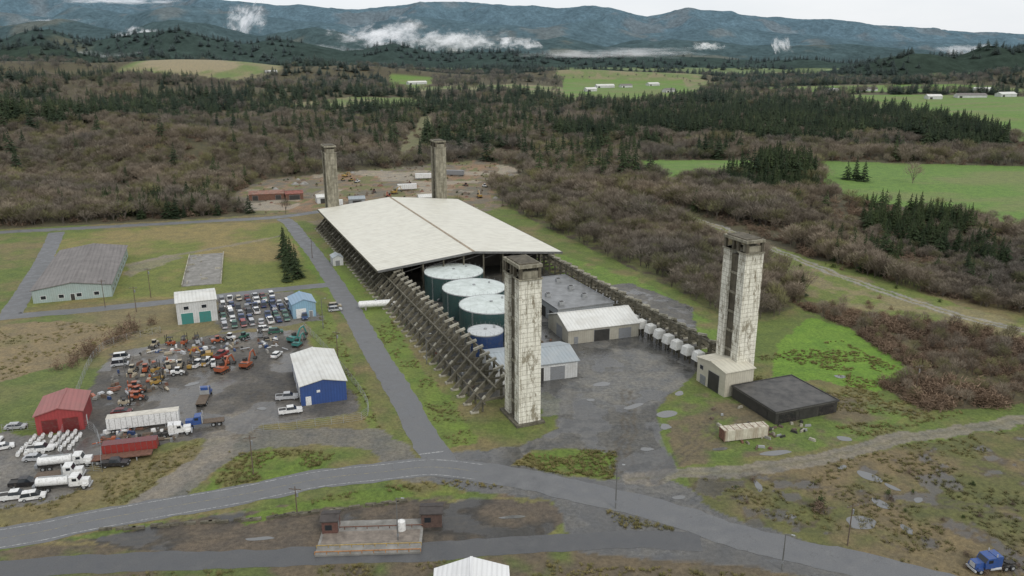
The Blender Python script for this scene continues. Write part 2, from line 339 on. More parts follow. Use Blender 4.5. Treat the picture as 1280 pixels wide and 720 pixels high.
def hillz(px_,py_):
    ix=np.clip(((px_+9000)/18000*(nxh-1)).round().astype(int),0,nxh-1); iy=np.clip(np.searchsorted(hy,py_),0,len(hy)-1)
    return hz[iy*nxh+ix]

# drifting mist: thin curved vapour sheets leaning back along the slopes
def vapour(name,seed,dens,sx,sz):
    m=bpy.data.materials.new(name); m.use_nodes=True; nt=m.node_tree; nt.nodes.clear()
    out=nt.nodes.new("ShaderNodeOutputMaterial"); tr=nt.nodes.new("ShaderNodeBsdfTransparent"); df=nt.nodes.new("ShaderNodeBsdfDiffuse"); tl=nt.nodes.new("ShaderNodeBsdfTranslucent")
    df.inputs[0].default_value=(.97,.98,1,1); tl.inputs[0].default_value=(.97,.98,1,1)
    ms=nt.nodes.new("ShaderNodeMixShader"); ms.inputs[0].default_value=.35; lk(nt,df.outputs[0],ms.inputs[1]); lk(nt,tl.outputs[0],ms.inputs[2])
    gen=nt.nodes.new("ShaderNodeTexCoord").outputs["Generated"]; sp=nt.nodes.new("ShaderNodeSeparateXYZ"); lk(nt,gen,sp.inputs[0])
    def fall(o):
        a_=mth(nt,'MULTIPLY_ADD',o,2.,-1.); a_=mth(nt,'MULTIPLY',a_,a_); return mth(nt,'SUBTRACT',1.,a_)
    e_=mth(nt,'MULTIPLY',fall(sp.outputs[0]),fall(sp.outputs[2]))
    n=noise(nt,1.,7,mapping(nt,geopos(nt),(1/sx,1/160,1/sz),loc=(seed*7.3,seed*3.7,seed)),.62)
    n=mth(nt,'MULTIPLY_ADD',n,1.5,-1.05); f=mth(nt,'ADD',n,mth(nt,'MULTIPLY',e_,.62))
    mr=nt.nodes.new("ShaderNodeMapRange"); lk(nt,f,mr.inputs[0]); mr.inputs[1].default_value=.05; mr.inputs[2].default_value=.55; mr.inputs[4].default_value=dens; mr.interpolation_type='SMOOTHSTEP'
    mx=nt.nodes.new("ShaderNodeMixShader"); lk(nt,mr.outputs[0],mx.inputs[0]); lk(nt,tr.outputs[0],mx.inputs[1]); lk(nt,ms.outputs[0],mx.inputs[2]); lk(nt,mx.outputs[0],out.inputs[0]); return m
def mist(px,py,Yd,w,h,dens=.8,seed=1,slant=0):
    W_=w*Yd/1043; H_=h*Yd/1089; cx_=(px-640)/1043.4*Yd; cz_=85+(62-py)*Yd/1089
    for k in range(2):
        V=[];n=24;mm=6
        for j in range(mm+1):
            for i in range(n+1):
                u=i/n*2-1; v=j/mm*2-1; V.append((u*W_/2,math.cos(u*2+seed)*60+v*H_*.7,v*H_/2+slant*u*H_*.5+math.sin(u*5+seed+k)*H_*.10))
        F=[(j*(n+1)+i,j*(n+1)+i+1,(j+1)*(n+1)+i+1,(j+1)*(n+1)+i) for j in range(mm) for i in range(n)]
        me=bpy.data.meshes.new("low_cloud"); me.from_pydata(V,[],F); me.materials.append(vapour("vapour",seed+k*11,dens,W_/5.5,H_/1.8)); me.polygons.foreach_set("use_smooth",[True]*len(F))
        place(me,"low_cloud",(cx_+k*30,Yd+k*70,cz_))
mist(480,44,4150,190,44,1.,1,-.2); mist(570,50,4100,150,34,.9,2,-.3); mist(640,54,4000,80,20,.8,3); mist(178,46,3900,80,28,.9,4); mist(303,26,5600,66,54,.75,5,.5)
mist(885,58,4000,66,14,.7,6); mist(977,56,4000,30,24,.8,7); mist(1215,62,2950,90,18,.5,8); mist(760,66,3200,380,16,.35,9); mist(70,70,3000,260,22,.4,10); mist(350,62,3600,240,18,.35,12); mist(60,30,5600,160,18,.4,14); mist(150,2,7600,220,12,.7,15)

# ---------------------------------------------------------------- roads
def asphalt(name,c0,c1):
    m,nt,b=newmat(name); p=geopos(nt); n1=noise(nt,.3,5,p,.6); n2=noise(nt,4,4,p,.7)
    c=ramp(nt,n1,[(.35,c0),(.65,c1)]); c=mix(nt,.7,c,ramp(nt,n2,[(.3,g(.75)),(.7,g(1.2))]),'MULTIPLY')
    vo=nt.nodes.new("ShaderNodeTexVoronoi"); vo.feature='DISTANCE_TO_EDGE'; vo.inputs["Scale"].default_value=.16
    wv=nt.nodes.new("ShaderNodeVectorMath"); wv.operation='ADD'; lk(nt,p,wv.inputs[0]); nn=nt.nodes.new("ShaderNodeTexNoise"); nn.inputs["Scale"].default_value=.5; lk(nt,p,nn.inputs[0]); lk(nt,mapping(nt,nn.outputs["Color"],(4,4,4)),wv.inputs[1]); lk(nt,wv.outputs[0],vo.inputs["Vector"])
    c=mix(nt,mth(nt,'MULTIPLY',ramp(nt,vo.outputs["Distance"],[(0,g(.55)),(.012,g(0))]),ramp(nt,noise(nt,.1,3,p),[(.45,g(0)),(.6,g(1))])),c,(.055,.054,.052))
    lk(nt,c,b.inputs["Base Color"]); lk(nt,ramp(nt,n1,[(.4,g(.45)),(.6,g(.8))]),b.inputs["Roughness"]); return m
asA=asphalt("asphalt",(.115,.118,.122),(.16,.162,.162)); asB=asphalt("wet_asphalt",(.07,.072,.075),(.11,.111,.111))
def smooth(pts,step=2):
    P=np.array(pts,float); out=[]
    for i in range(len(P)-1):
        p0=P[max(i-1,0)];p1=P[i];p2=P[i+1];p3=P[min(i+2,len(P)-1)]; n=max(2,int(np.hypot(*(p2-p1))/step))
        for k in range(n):
            t=k/n; out.append(.5*((2*p1)+(-p0+p2)*t+(2*p0-5*p1+4*p2-p3)*t*t+(-p0+3*p1-3*p2+p3)*t**3))
    out.append(P[-1]); return np.array(out)
def strip_mesh(name,pts,o0,o1,z,mat,jit=.0):
    P=smooth(pts,1.2); T=np.gradient(P,axis=0); T/=np.hypot(T[:,0],T[:,1])[:,None]; Nn=np.stack([-T[:,1],T[:,0]],1)
    j0=(fbm(P[:,0],P[:,1],3,3,5)-.5)*jit; j1=(fbm(P[:,0],P[:,1],3,3,6)-.5)*jit
    A=P+Nn*(o0+j0)[:,None]; B=P+Nn*(o1+j1)[:,None]; V=[(q[0],q[1],z) for q in A]+[(q[0],q[1],z) for q in B]; n=len(P)
    F=[(i,i+1,i+1+n,i+n) for i in range(n-1)]
    me=bpy.data.meshes.new(name); me.from_pydata(V,[],F); me.materials.append(mat)
    o=place(me,name)
    if me.polygons[0].normal.z<0: me.flip_normals()
    return o
strip_mesh("main_road",roadA,-3.9,3.9,.030,asA,1.3); strip_mesh("lower_road",roadB,-2.7,2.7,.022,asB,1.2)
strip_mesh("access_road",roadC,-3.4,3.4,.036,asA,1.2); strip_mesh("cross_road",roadD,-3,3,.026,asA,1.); strip_mesh("side_road",roadD2,-3.4,3.4,.018,asA,1.); strip_mesh("far_road",roadE,-3,3,.014,asA,1.)
lm,nt,b=newmat("worn_road_paint"); lc=ramp(nt,noise(nt,1.5,5,geopos(nt),.7),[(.42,(.16,.16,.16)),(.6,(.5,.5,.48))]); lk(nt,lc,b.inputs["Base Color"])
seg=roadA[:9]; strip_mesh("road_edge_line",seg,-3.2,-3.05,.040,lm); strip_mesh("road_edge_line",seg,3.05,3.2,.040,lm)
ym,nt,b=newmat("worn_yellow_paint"); lc=ramp(nt,noise(nt,1.1,5,geopos(nt),.7),[(.45,(.14,.14,.13)),(.65,(.36,.29,.12))]); lk(nt,lc,b.inputs["Base Color"])
strip_mesh("road_centre_line",seg,-.07,.07,.040,ym)
mb=MB(); mb.box((-17.8,158.2,.044),(5.5,.35,.002),lm,math.radians(15)); mb.build("stop_line")
wm,nt,b=newmat("puddle_water"); b.inputs["Base Color"].default_value=(.13,.13,.125,1); b.inputs["Roughness"].default_value=.05; b.inputs["Specular IOR Level"].default_value=1.
bump(nt,b,noise(nt,3,2,geopos(nt)),.02,.02)
def puddle(cx,cy,rx,ry,rz=0):
    n=48; V=[];s=random.random()*50
    for i in range(n):
        t=2*math.pi*i/n; r=.45+.9*float(fbm(np.array([math.cos(t)*.8+s]),np.array([math.sin(t)*.8+s]),1.1,2,3)[0]); V.append((rx*r*math.cos(t),ry*r*math.sin(t),0))
    me=bpy.data.meshes.new("puddle"); me.from_pydata(V,[],[tuple(range(n))]); me.materials.append(wm); place(me,"puddle",(cx,cy,.045),rz)
for q in ((65,131,3,2,.3),(50,144,.8,2.4,0),(76,165,1.6,1.3,0),(72,138,1.2,2.5,.4),(74,148,1.5,3,.5),(73,129,1,2,.2),(58,158,4,1.2,.2),(89,201,2,1.2,0),(38,178,3,2,.5),(36,171,1.6,1.5,0),(24,196,2.5,1.6,.3),(46,160,2,.8,.2),(33,140,1.5,.8,0),(-62,181,1.5,1,0),(-85,196,2.2,1.2,.4),(77,144,.8,2,.5),(53,133,1,.8,0),(30,182,3,1.2,.6),(20,186,1.4,.8,.2),(43,190,2,1,.8),(30,160,1.6,.8,.1),(-20,131,2,.6,.1),(0,133,2.4,.6,.1),(-46,126,3,.6,.1),(80,139,1.4,.8,.4),(70,152,1.4,.8,.3),(340,470,14,5,.2),(372,505,10,6,.3)): puddle(*q)

# ---------------------------------------------------------------- towers
tw,nt,b=newmat("peeling_white_masonry"); p=objco(nt)
sx=nt.nodes.new("ShaderNodeSeparateXYZ"); lk(nt,p,sx.inputs[0]); ad=mth(nt,'ADD',sx.outputs[0],sx.outputs[1])
cx=nt.nodes.new("ShaderNodeCombineXYZ"); lk(nt,ad,cx.inputs[0]); lk(nt,sx.outputs[2],cx.inputs[1])
br=nt.nodes.new("ShaderNodeTexBrick"); br.offset=0; br.inputs["Scale"].default_value=1; br.inputs["Brick Width"].default_value=1.75; br.inputs["Row Height"].default_value=1.15; br.inputs["Mortar Size"].default_value=.05
br.inputs["Color1"].default_value=(.80,.78,.68,1); br.inputs["Color2"].default_value=(.70,.68,.58,1); br.inputs["Mortar"].default_value=(.36,.33,.25,1); lk(nt,cx.outputs[0],br.inputs[0])
n1=noise(nt,.6,8,mapping(nt,p,(1,1,.4)),.8); n2=noise(nt,2.4,6,mapping(nt,p,(1,1,.10)),.7); n3=noise(nt,3.5,4,p,.7)
c=mix(nt,ramp(nt,n1,[(.52,g(0)),(.59,g(.85))]),br.outputs[0],(.20,.17,.11)); c=mix(nt,ramp(nt,n2,[(.52,g(0)),(.70,g(.75))]),c,(.12,.10,.06)); c=mix(nt,ramp(nt,n3,[(.60,g(0)),(.66,g(.6))]),c,(.13,.11,.075))
gz=nt.nodes.new("ShaderNodeMapRange"); lk(nt,sx.outputs[2],gz.inputs[0]); gz.inputs[1].default_value=33; gz.inputs[2].default_value=39; gz.inputs[4].default_value=.7
c=mix(nt,gz.outputs[0],c,(.08,.07,.05)); lk(nt,c,b.inputs["Base Color"]); b.inputs["Roughness"].default_value=.9
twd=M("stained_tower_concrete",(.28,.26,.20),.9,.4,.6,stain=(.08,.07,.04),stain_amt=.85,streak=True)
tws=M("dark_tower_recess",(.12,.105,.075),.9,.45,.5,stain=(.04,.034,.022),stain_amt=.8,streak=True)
def tower(a,b,h,rear=False):
    e=empty("suspension_tower",(*L(a,b),0),PHI)
    w=5.3; f1=twd if rear else tw
    mb=MB()
    for y0,y1 in ((-4.5,-1.7),(1.7,4.5)): mb.b0(-w/2,w/2,y0,y1,0,h-3.2,f1)
    for y0 in (-4.5,1.7):
        for x0 in (-w/2-.12,w/2-.5): mb.b0(x0,x0+.62,y0-.1,y0+.5,.6,h-3.6,f1)
    mb.build("pier_pair",parent=e)
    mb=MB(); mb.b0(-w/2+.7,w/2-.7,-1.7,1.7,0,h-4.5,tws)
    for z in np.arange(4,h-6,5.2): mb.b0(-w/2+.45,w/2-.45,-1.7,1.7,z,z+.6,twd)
    mb.build("web_wall",parent=e)
    mb=MB()
    for x0 in (-w/2,w/2-.7):
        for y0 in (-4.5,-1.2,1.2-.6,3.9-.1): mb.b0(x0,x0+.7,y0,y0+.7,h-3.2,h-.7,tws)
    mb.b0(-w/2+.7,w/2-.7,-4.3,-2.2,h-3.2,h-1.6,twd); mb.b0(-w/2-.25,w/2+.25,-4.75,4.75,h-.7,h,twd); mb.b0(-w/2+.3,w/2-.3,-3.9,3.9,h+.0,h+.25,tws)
    mb.b0(-w/2-.3,w/2+.3,-4.8,-1.5,h-3.5,h-3.2,twd); mb.b0(-w/2-.3,w/2+.3,1.5,4.8,h-3.5,h-3.2,twd)
    mb.build("cable_saddle_head",parent=e)
    mb=MB(); mb.b0(-w/2-1,w/2+1,-5.5,5.5,0,.5,conc)
    for z in np.arange(1,h-4,.45): mb.b0(w/2+.14,w/2+.2,-3.1,-2.6,z,z+.05,darkm)
    mb.build("footing",parent=e)
tower(0,3.6,39.0); tower(60.4,1.6,39.6); tower(-1,240,40.4,True); tower(55,240.2,40.4,True)

# ---------------------------------------------------------------- buttress rows
def row(side):
    mb=MB(); s=-1 if side=='l' else 1; base=-1 if side=='l' else 59
    def A(k): return base+s*k
    bs=np.arange(10,236,4.9)
    for i,bv in enumerate(bs):
        bv+=random.uniform(-.3,.3); j=random.uniform(-.35,.25)
        def P(k,z,db=0): return (*L(A(k),bv+db),z)
        mb.beam(P(9.2,.3),P(1.0,8.4+j),.65,1.0,conc)
        mb.beam(P(-.2,0),P(-.2,9.0+j),.6,.7,conc)
        mb.beam(P(6.6,3.0),P(-.2,3.0),.5,.55,conc)
        if random.random()<.85: mb.beam(P(4.0,5.9),P(-.2,5.9),.45,.5,conc)
        mb.beam(P(6.8,0),P(6.8,3.1),.5,.5,conc)
        mb.beam(P(1.9,8.5+j),P(-.8,9.3+j),.7,.6,concl)
        mb.beam(P(10.0,.25),P(7.9,.25),1.0,.5,concl)
        if random.random()<.6: mb.beam(P(6.9,3.3),P(6.1,4.1),.68,.3,concl)
    def Q(k,b,z): return (*L(A(k),b),z)
    for k,z,w,h in ((-.2,8.4,.45,.45),(3.9,6.4,.45,.35),(6.8,2.6,.35,.35)): mb.beam(Q(k,8,z),Q(k,238,z),w,h,conc)
    mb.build("concrete_buttress_frames")
row('l'); row('r')

# ---------------------------------------------------------------- buildings
def building(name,x,y,rz,w,d,h,ridge,wall,roof,axis='y',over=.4,feat=(),trim=None,flat=False):
    e=empty(name,(x,y,0),rz); trim=trim or whitep
    mb=MB()
    if flat:
        for q in ((0,w,0,.25),(0,w,d-.25,d),(0,.25,.25,d-.25),(w-.25,w,.25,d-.25)): mb.b0(q[0],q[1],q[2],q[3],0,h,wall)
    elif axis=='y':
        for yy in (0,d-.2): mb.prof([(0,0),(w,0),(w,h),(w/2,ridge),(0,h)],yy,yy+.2,wall)
        mb.b0(0,.2,.2,d-.2,0,h,wall); mb.b0(w-.2,w,.2,d-.2,0,h,wall)
    else:
        for x0 in (0,w-.2):
            P=[(0,0),(d,0),(d,h),(d/2,ridge),(0,h)]
            V=[(x0,q[0],q[1]) for q in P]+[(x0+.2,q[0],q[1]) for q in P]
            mb.add(V,[(4,3,2,1,0),(5,6,7,8,9)]+[(i,(i+1)%5,(i+1)%5+5,i+5) for i in range(5)],wall)
        mb.b0(.2,w-.2,0,.2,0,h,wall); mb.b0(.2,w-.2,d-.2,d,0,h,wall)
    mb.build("walls",parent=e)
    mb=MB()
    if flat:
        mb.b0(-over,w+over,-over,d+over,h+.004,h+.35,roof)
        for q in ((-over,w+over,-over,-over+.25),(-over,w+over,d+over-.25,d+over),(-over,-over+.25,-over+.25,d+over-.25),(w+over-.25,w+over,-over+.25,d+over-.25)): mb.b0(q[0],q[1],q[2],q[3],h+.352,h+.5,trim)
    elif axis=='y':
        sl=(ridge-h)/(w/2); T=lambda xx:h+sl*xx+.05
        mb.prof([(-over,T(-over)),(w/2,ridge+.05),(w/2,ridge+.25),(-over,T(-over)+.2)],-over,d+over,roof)
        mb.prof([(w+over,T(-over)),(w+over,T(-over)+.2),(w/2,ridge+.25),(w/2,ridge+.05)],-over,d+over,roof)
        mb.b0(w/2-.25,w/2+.25,-over,d+over,ridge+.2,ridge+.3,roof)
    else:
        sl=(ridge-h)/(d/2)
        for sgn in (0,1):
            y0=-over if sgn==0 else d+over; z0=h-sl*over+.05
            V=[(-over,y0,z0),(w+over,y0,z0),(w+over,d/2,ridge+.05),(-over,d/2,ridge+.05)]; V+= [(q[0],q[1],q[2]+.2) for q in V]
            mb.add(V,[(0,3,2,1),(4,5,6,7),(0,1,5,4),(1,2,6,5),(2,3,7,6),(3,0,4,7)],roof)
        mb.b0(-over,w+over,d/2-.25,d/2+.25,ridge+.2,ridge+.3,roof)
    mb.build("roof",parent=e)
    if feat:
        mb=MB()
        for k,(sd,p0,ww,z0,hh,mt) in enumerate(feat):
            t=.06+.004*(k%3); fr=.12
            for (pa,wa,za,ha,ma,tt) in ((p0-fr,ww+2*fr,z0-(fr if z0>0 else 0),hh+fr*(2 if z0>0 else 1),trim,t-.03),(p0,ww,z0,hh,mt,t)):
                if sd=='f': mb.b0(pa,pa+wa,-tt,-.003,za,za+ha,ma)
                elif sd=='r': mb.b0(w+.003,w+tt,pa,pa+wa,za,za+ha,ma)
                else: mb.b0(-tt,-.003,pa,pa+wa,za,za+ha,ma)
        mb.build("doors_and_windows",parent=e)
    return e
roofW=ribbed("cream_metal_roof",(.74,.72,.62),PHI+math.pi/2,2.2,(.44,.40,.31),.38,.55,.12,.10)
e=empty("storage_building",(*L(-8.8,112),0),PHI); Wd,Dp,hE,hR=72.6,124,9.6,13.2
mb=MB(); sl=(hR-hE)/(Wd/2)
mb.prof([(0,hE),(Wd/2-.3,hR),(Wd/2-.3,hR+.3),(0,hE+.3)],0,Dp,roofW); mb.prof([(Wd,hE),(Wd,hE+.3),(Wd/2+.3,hR+.3),(Wd/2+.3,hR)],0,Dp,roofW); mb.build("roof",parent=e)
mb=MB(); mb.b0(Wd/2-.5,Wd/2+.5,-.2,Dp+.2,hR+.31,hR+.4,M("rusty_ridge",(.30,.24,.17),.8,.4,.7)); mb.build("ridge_cap",parent=e)
mb=MB(); mb.b0(-.25,-.02,-.1,Dp,hE-.35,hE+.32,conc); mb.b0(Wd+.02,Wd+.25,-.1,Dp,hE-.35,hE+.32,conc)
for x0,x1,z0,z1 in ((0,Wd/2,hE,hR),(Wd/2,Wd,hR,hE)): mb.beam((x0,-.15,z0),(x1,-.15,z1),.25,.8,dsteel)
mb.build("fascia",parent=e)
mb=MB(); wl=ribbed("brown_wall_sheet",(.085,.075,.06),PHI,.8)
mb.b0(9,9.3,4,Dp-1,0,hE+.6,wl); mb.b0(Wd-9.3,Wd-9,4,Dp-1,0,hE+.6,wl); mb.prof([(9.3,0),(Wd-9.3,0),(Wd-9.3,hE+.6),(Wd/2,hR-.2),(9.3,hE+.6)],Dp-1.4,Dp-1,wl)  # side and back walls added so the interior stays dark
mb.b0(24,Wd-12,26,26.4,0,9.8,wl); mb.build("walls",parent=e)
mb=MB()
for xx in np.arange(9,Wd-6,7.8):
    z=hE+sl*min(xx,Wd-xx); mb.b0(xx-.25,xx+.25,.3,.8,0,z-.4,conc); mb.beam((xx,.5,z-2.4),(xx+7.8,.5,min(z+sl*7.8,z)-.6),.15,.25,darkm)
for yy in np.arange(14,Dp,14):
    for xx in (20,Wd/2,Wd-20): mb.b0(xx-.25,xx+.25,yy,yy+.5,0,hE+sl*min(xx,Wd-xx)-.1,conc)
mb.build("columns",parent=e)

bw=lambda n,c,**k: ribbed(n,c,PHI,.7,**k)
wCream=bw("cream_wall",(.54,.51,.41)); wWhite=bw("white_wall",(.60,.61,.60)); wTeal=bw("pale_teal_wall",(.35,.43,.41)); wBlue=bw("blue_wall",(.035,.08,.25),stain=(.05,.06,.1)); wRed=bw("red_wall",(.34,.05,.05),stain=(.2,.05,.05)); wGrey=bw("grey_wall",(.30,.32,.33)); wBlk=bw("black_wall",(.04,.038,.035),stain=(.1,.09,.07))
rGrey=ribbed("grey_roof",(.19,.175,.165),PHI,1.4,(.29,.265,.25),.55,.8,.18,.15); rWhite=ribbed("white_roof",(.70,.70,.66),PHI,1.1,(.40,.37,.30),.45); rBlue=ribbed("light_blue_roof",(.26,.38,.50),PHI,1,(.3,.35,.4)); rRed=ribbed("faded_red_roof",(.34,.13,.12),PHI,1,(.24,.12,.10),.6); rSlate=ribbed("blue_grey_roof",(.34,.38,.40),PHI,1,(.44,.44,.42),.5); rBlk=M("black_flat_roof",(.06,.058,.055),.6,.35,.35,stain=(.12,.112,.10),stain_amt=.7); rLg=M("grey_flat_roof",(.20,.205,.205),.35,.3,.3,stain=(.09,.09,.085),stain_amt=.7)
rng_w=lambda side,n,s,st,z,w,h,m:[(side,s+i*st,w,z,h,m) for i in range(n)]
building("long_office_building",-167,266,math.radians(20),25,62,4.6,6.4,wTeal,rGrey,'y',.5,rng_w('f',4,2.5,5.6,1.2,1.6,1.2,glass)+[('f',11.8,1.3,0,2.3,darkm)]+rng_w('r',9,3,6.4,1.2,2,1.2,glass))
building("two_storey_workshop",-107.5,243.5,PHI,12.2,13,7.2,8.1,wWhite,rWhite,'x',.3,[('f',1.2,3.6,0,3.6,tealp),('f',6.6,3.6,0,3.6,tealp),('r',2,1.2,3.9,1.2,glass),('f',2.2,1.5,4.8,1.1,glass),('f',7.6,1.5,4.8,1.1,glass),('r',5.5,1.2,0,2.2,greyp),('r',9,1.2,4.6,1.1,glass)])
building("small_blue_garage",-72,249.5,PHI,7.5,9.5,4.8,6.2,bw("pale_blue_wall",(.25,.42,.55)),rBlue,'y',.3,[('f',1.2,3.0,0,3.1,whitep),('f',5.3,1.1,0,2.1,greyp),('r',3,1.4,1.3,1,glass)])
building("blue_metal_garage",-52.3,182.3,math.radians(20),11.2,23,5.2,6.4,wBlue,rWhite,'y',.35,[('f',1.2,1.1,0,2.2,whitep),('f',4,.6,3.2,.4,whitep),('l',2.5,4.2,0,4.2,wWhite),('l',9.3,4.2,0,4.2,wWhite),('l',16,4.2,0,4.2,wWhite),('r',4,1.1,0,2.1,whitep)])
building("red_storage_shed",-109,166.5,math.radians(19),9.8,11.5,4.7,6.0,wRed,rRed,'y',.35,[('f',1.2,3.2,0,3.4,maroon),('f',5.5,3.2,0,3.4,maroon),('r',3,1.1,0,2.1,whitep)],trim=redp)
building("cream_warehouse",*L(32.3,43.3),PHI-.07,23.5,16.5,4.4,7.2,bw("dirty_cream_wall",(.43,.41,.34),amt=.6),rWhite,'x',.4,[('f',8.5,5,0,3.6,darkm),('f',2,1.1,0,2.1,greyp),('f',16.8,4,0,3.2,greyp),('l',5,4.5,0,3.8,greyp)],trim=greyp)
building("grey_warehouse",*L(.6,22.5),PHI-.1,23,14.5,4.8,6.6,wWhite,rSlate,'x',.5,[('f',3,4.2,0,3.8,greyp),('f',9.2,4.2,0,3.8,darkm),('f',15.2,4.2,0,3.8,greyp),('r',4,4,0,3.7,darkm)])
building("cream_tower_shed",*L(51.9,-6.2),PHI,8.8,12,6.6,7.5,wCream,ribbed("cream_roof",(.62,.59,.48),PHI,1.2),'x',.35,[('l',2.6,4.4,0,4.8,darkm),('f',2.6,1.1,0,2.1,greyp),('l',8.2,2.2,0,2.4,greyp),('l',9.5,1.2,4,1,glass)],trim=greyp)
building("black_flat_shed",*L(53.4,-23.6),PHI-.02,18.4,16.6,2.9,0,wBlk,rBlk,flat=True,over=.3,feat=[('f',1,5,0,2.3,blackp),('f',7,5,0,2.3,darkm),('f',13,4.4,0,2.3,blackp),('l',3,4,0,2.3,darkm)],trim=darkm)
building("flat_process_building",*L(37,60),PHI,20,36,5.2,0,wGrey,rLg,flat=True,over=.3,feat=rng_w('f',3,2,6,0,3.5,3.4,darkm)+rng_w('l',5,3,6.5,0,3.6,3.4,darkm),trim=greyp)
building("scale_house",-11.5,100.5,math.radians(3),11,10.5,4.2,6.0,wWhite,ribbed("bright_white_roof",(.78,.78,.77),0,.8,amt=.1),'y',.6,[('l',2,1.1,0,2.1,greyp)])
building("white_shed",-73.2,316.5,PHI,4.2,6,3.2,4.2,wWhite,rSlate,'y',.2,[('f',1,1.8,0,2.2,greyp)])
mb=MB()
for i in range(6): mb.box((*L(40+ (i%2)*11,64+i*5),6.1),(1.8,1.4,1.1),steel,PHI); mb.box((*L(40+(i%2)*11,64+i*5),6.72),(1.2,1.0,.12),darkm,PHI)
mb.build("rooftop_vent_units")
for (x_,y_,rz,w,d,h,m1,m2,nm) in ((-154,464,.25,20,12,3.5,rustp,M("rusty_sheet_roof",(.21,.10,.07),.8,.4,.6,stain=(.3,.25,.2),stain_amt=.5),"rusty_open_shed"),(-133,466,.35,10,8,3.5,rustp,M("red_roof",(.22,.08,.06),.7,.4),"red_roof_shed"),(-112,455,.4,12,6,3.5,wWhite,rWhite,"white_annex"),(-93,452,.3,9,5,3,wGrey,rSlate,"site_cabin"),(-53,452,.3,13,6,4,wWhite,rWhite,"white_annex")):
    building(nm,x_,y_,rz,w,d,h,h+1.2,m1,m2,'x',.3,[('f',2,3,0,h-.8,darkm),('f',w-5,3,0,h-.8,darkm)],trim=greyp)
for i,(x_,y_,w,d) in enumerate(((760,1400,50,14),(700,1380,26,12),(196,1900,44,14),(260,1950,30,14),(-250,2000,50,14),(820,1300,24,12),(700,1650,36,14),(840,1410,34,14),(150,1650,24,12),(300,1600,26,12),(900,1600,34,12),(620,1620,26,12),(1050,1560,26,12),(-640,2150,30,12),(350,2100,36,14))):
    z_=float(zfun(np.array([float(x_)]),np.array([float(y_)]))[0]); e=building("farm_building",x_,y_,.15*(i%5),w,d,5,8,wWhite,rWhite if i%3 else rGrey,'x',.5,[('f',3,5,0,3.5,darkm)]); e.location.z=z_-.3
mb=MB()
mb.box((-124.5,312.5,.12),(13.5,50,.24),slabc,math.radians(18))
for i in range(9): mb.box((-124.5+random.uniform(-6,6)-(i-4)*1.6,312+(i-4)*5.2,.5),(random.uniform(1,3),.4,.7),concl,math.radians(18+random.choice((0,90))))
for s_ in (-1,1): mb.box((-124.5+s_*6.9*math.cos(.314),312.5+s_*6.9*math.sin(.314),.4),(.35,50,.8),concl,math.radians(18))
mb.build("foundation_slab")

# ---------------------------------------------------------------- tanks
tg=paint("dark_green_tank_paint",(.03,.075,.072)); tt=M("tank_roof_sheet",(.60,.65,.62),.5,.12,.4,stain=(.36,.40,.36),stain_amt=.6)
def tank(a,b,r,h,side,topm,name="storage_tank"):
    e=empty(name,(*L(a,b),0),random.random()); mb=MB(); n=48
    mb.cyl((0,0,0),(0,0,h),r,side,n,cap=False)
    for z in np.arange(1.5,h,1.5): mb.cyl((0,0,z),(0,0,z+.1),r+.05,side,n,cap=False)
    mb.build("shell",parent=e)
    mb=MB(); mb.cyl((0,0,h),(0,0,h+.02),r,topm,n,r2=r); mb.cyl((0,0,h+.02),(0,0,h+r*.07),r-.05,topm,n,r2=.8)
    for i in range(12):
        t=2*math.pi*i/12; mb.beam((math.cos(t)*.9,math.sin(t)*.9,h+r*.07),(math.cos(t)*(r-.1),math.sin(t)*(r-.1),h+.06),.08,.06,topm)
    mb.cyl((0,0,h+r*.065),(0,0,h+r*.065+.4),.5,steel,12); mb.cyl((r*.5,r*.3,h+.2),(r*.5,r*.3,h+1),.35,steel,10); mb.build("cone_roof",parent=e)
    mb=MB(); mb.cyl((0,0,h-.2),(0,0,h+.12),r+.12,silver if side is tg else steel,n,cap=False)
    for i in range(24):
        t=2*math.pi*i/24; c_,s_=math.cos(t)*(r-.1),math.sin(t)*(r-.1); mb.beam((c_,s_,h),(c_,s_,h+1.0),.05,.05,steel)
    mb.build("rim_and_rail",parent=e)
    mb=MB(); th=math.radians(215)
    for i in range(int(h/.3)): mb.box(((r+.25)*math.cos(th),(r+.25)*math.sin(th),.3*i+.2),(.1,.6,.05),steel,th)
    mb.cyl((math.cos(4)*(r-.2),math.sin(4)*(r-.2),1),(math.cos(4)*(r+1),math.sin(4)*(r+1),1),.3,steel,10); mb.build("ladder_and_valve",parent=e)
tank(17.5,106,10.6,8.6,tg,tt); tank(17,83.5,10.6,8.8,tg,tt); tank(15.2,63,10,9.2,tg,tt); tank(6.8,46,5.2,7.2,dblue,M("grey_tank_top",(.48,.50,.50),.5,.1)); tank(16.4,46.4,3.3,7.4,greyp,M("white_tank_top",(.7,.72,.72),.5,.1))
mb=MB(); mb.cyl((-6.5,0,1.9),(5.2,0,1.9),1.15,whitep,20); mb.cyl((-6.9,0,1.9),(-6.5,0,1.9),.7,whitep,20,r2=1.15); mb.cyl((5.2,0,1.9),(5.6,0,1.9),1.15,whitep,20,r2=.7)
for q in (-4.5,3.5): mb.box((q,0,.5),(.6,2,1),slabc)
mb.cyl((-1,0,3),(-1,0,3.5),.35,steel,12); mb.build("horizontal_propane_tank",(-45.5,260.5,0),math.radians(12))

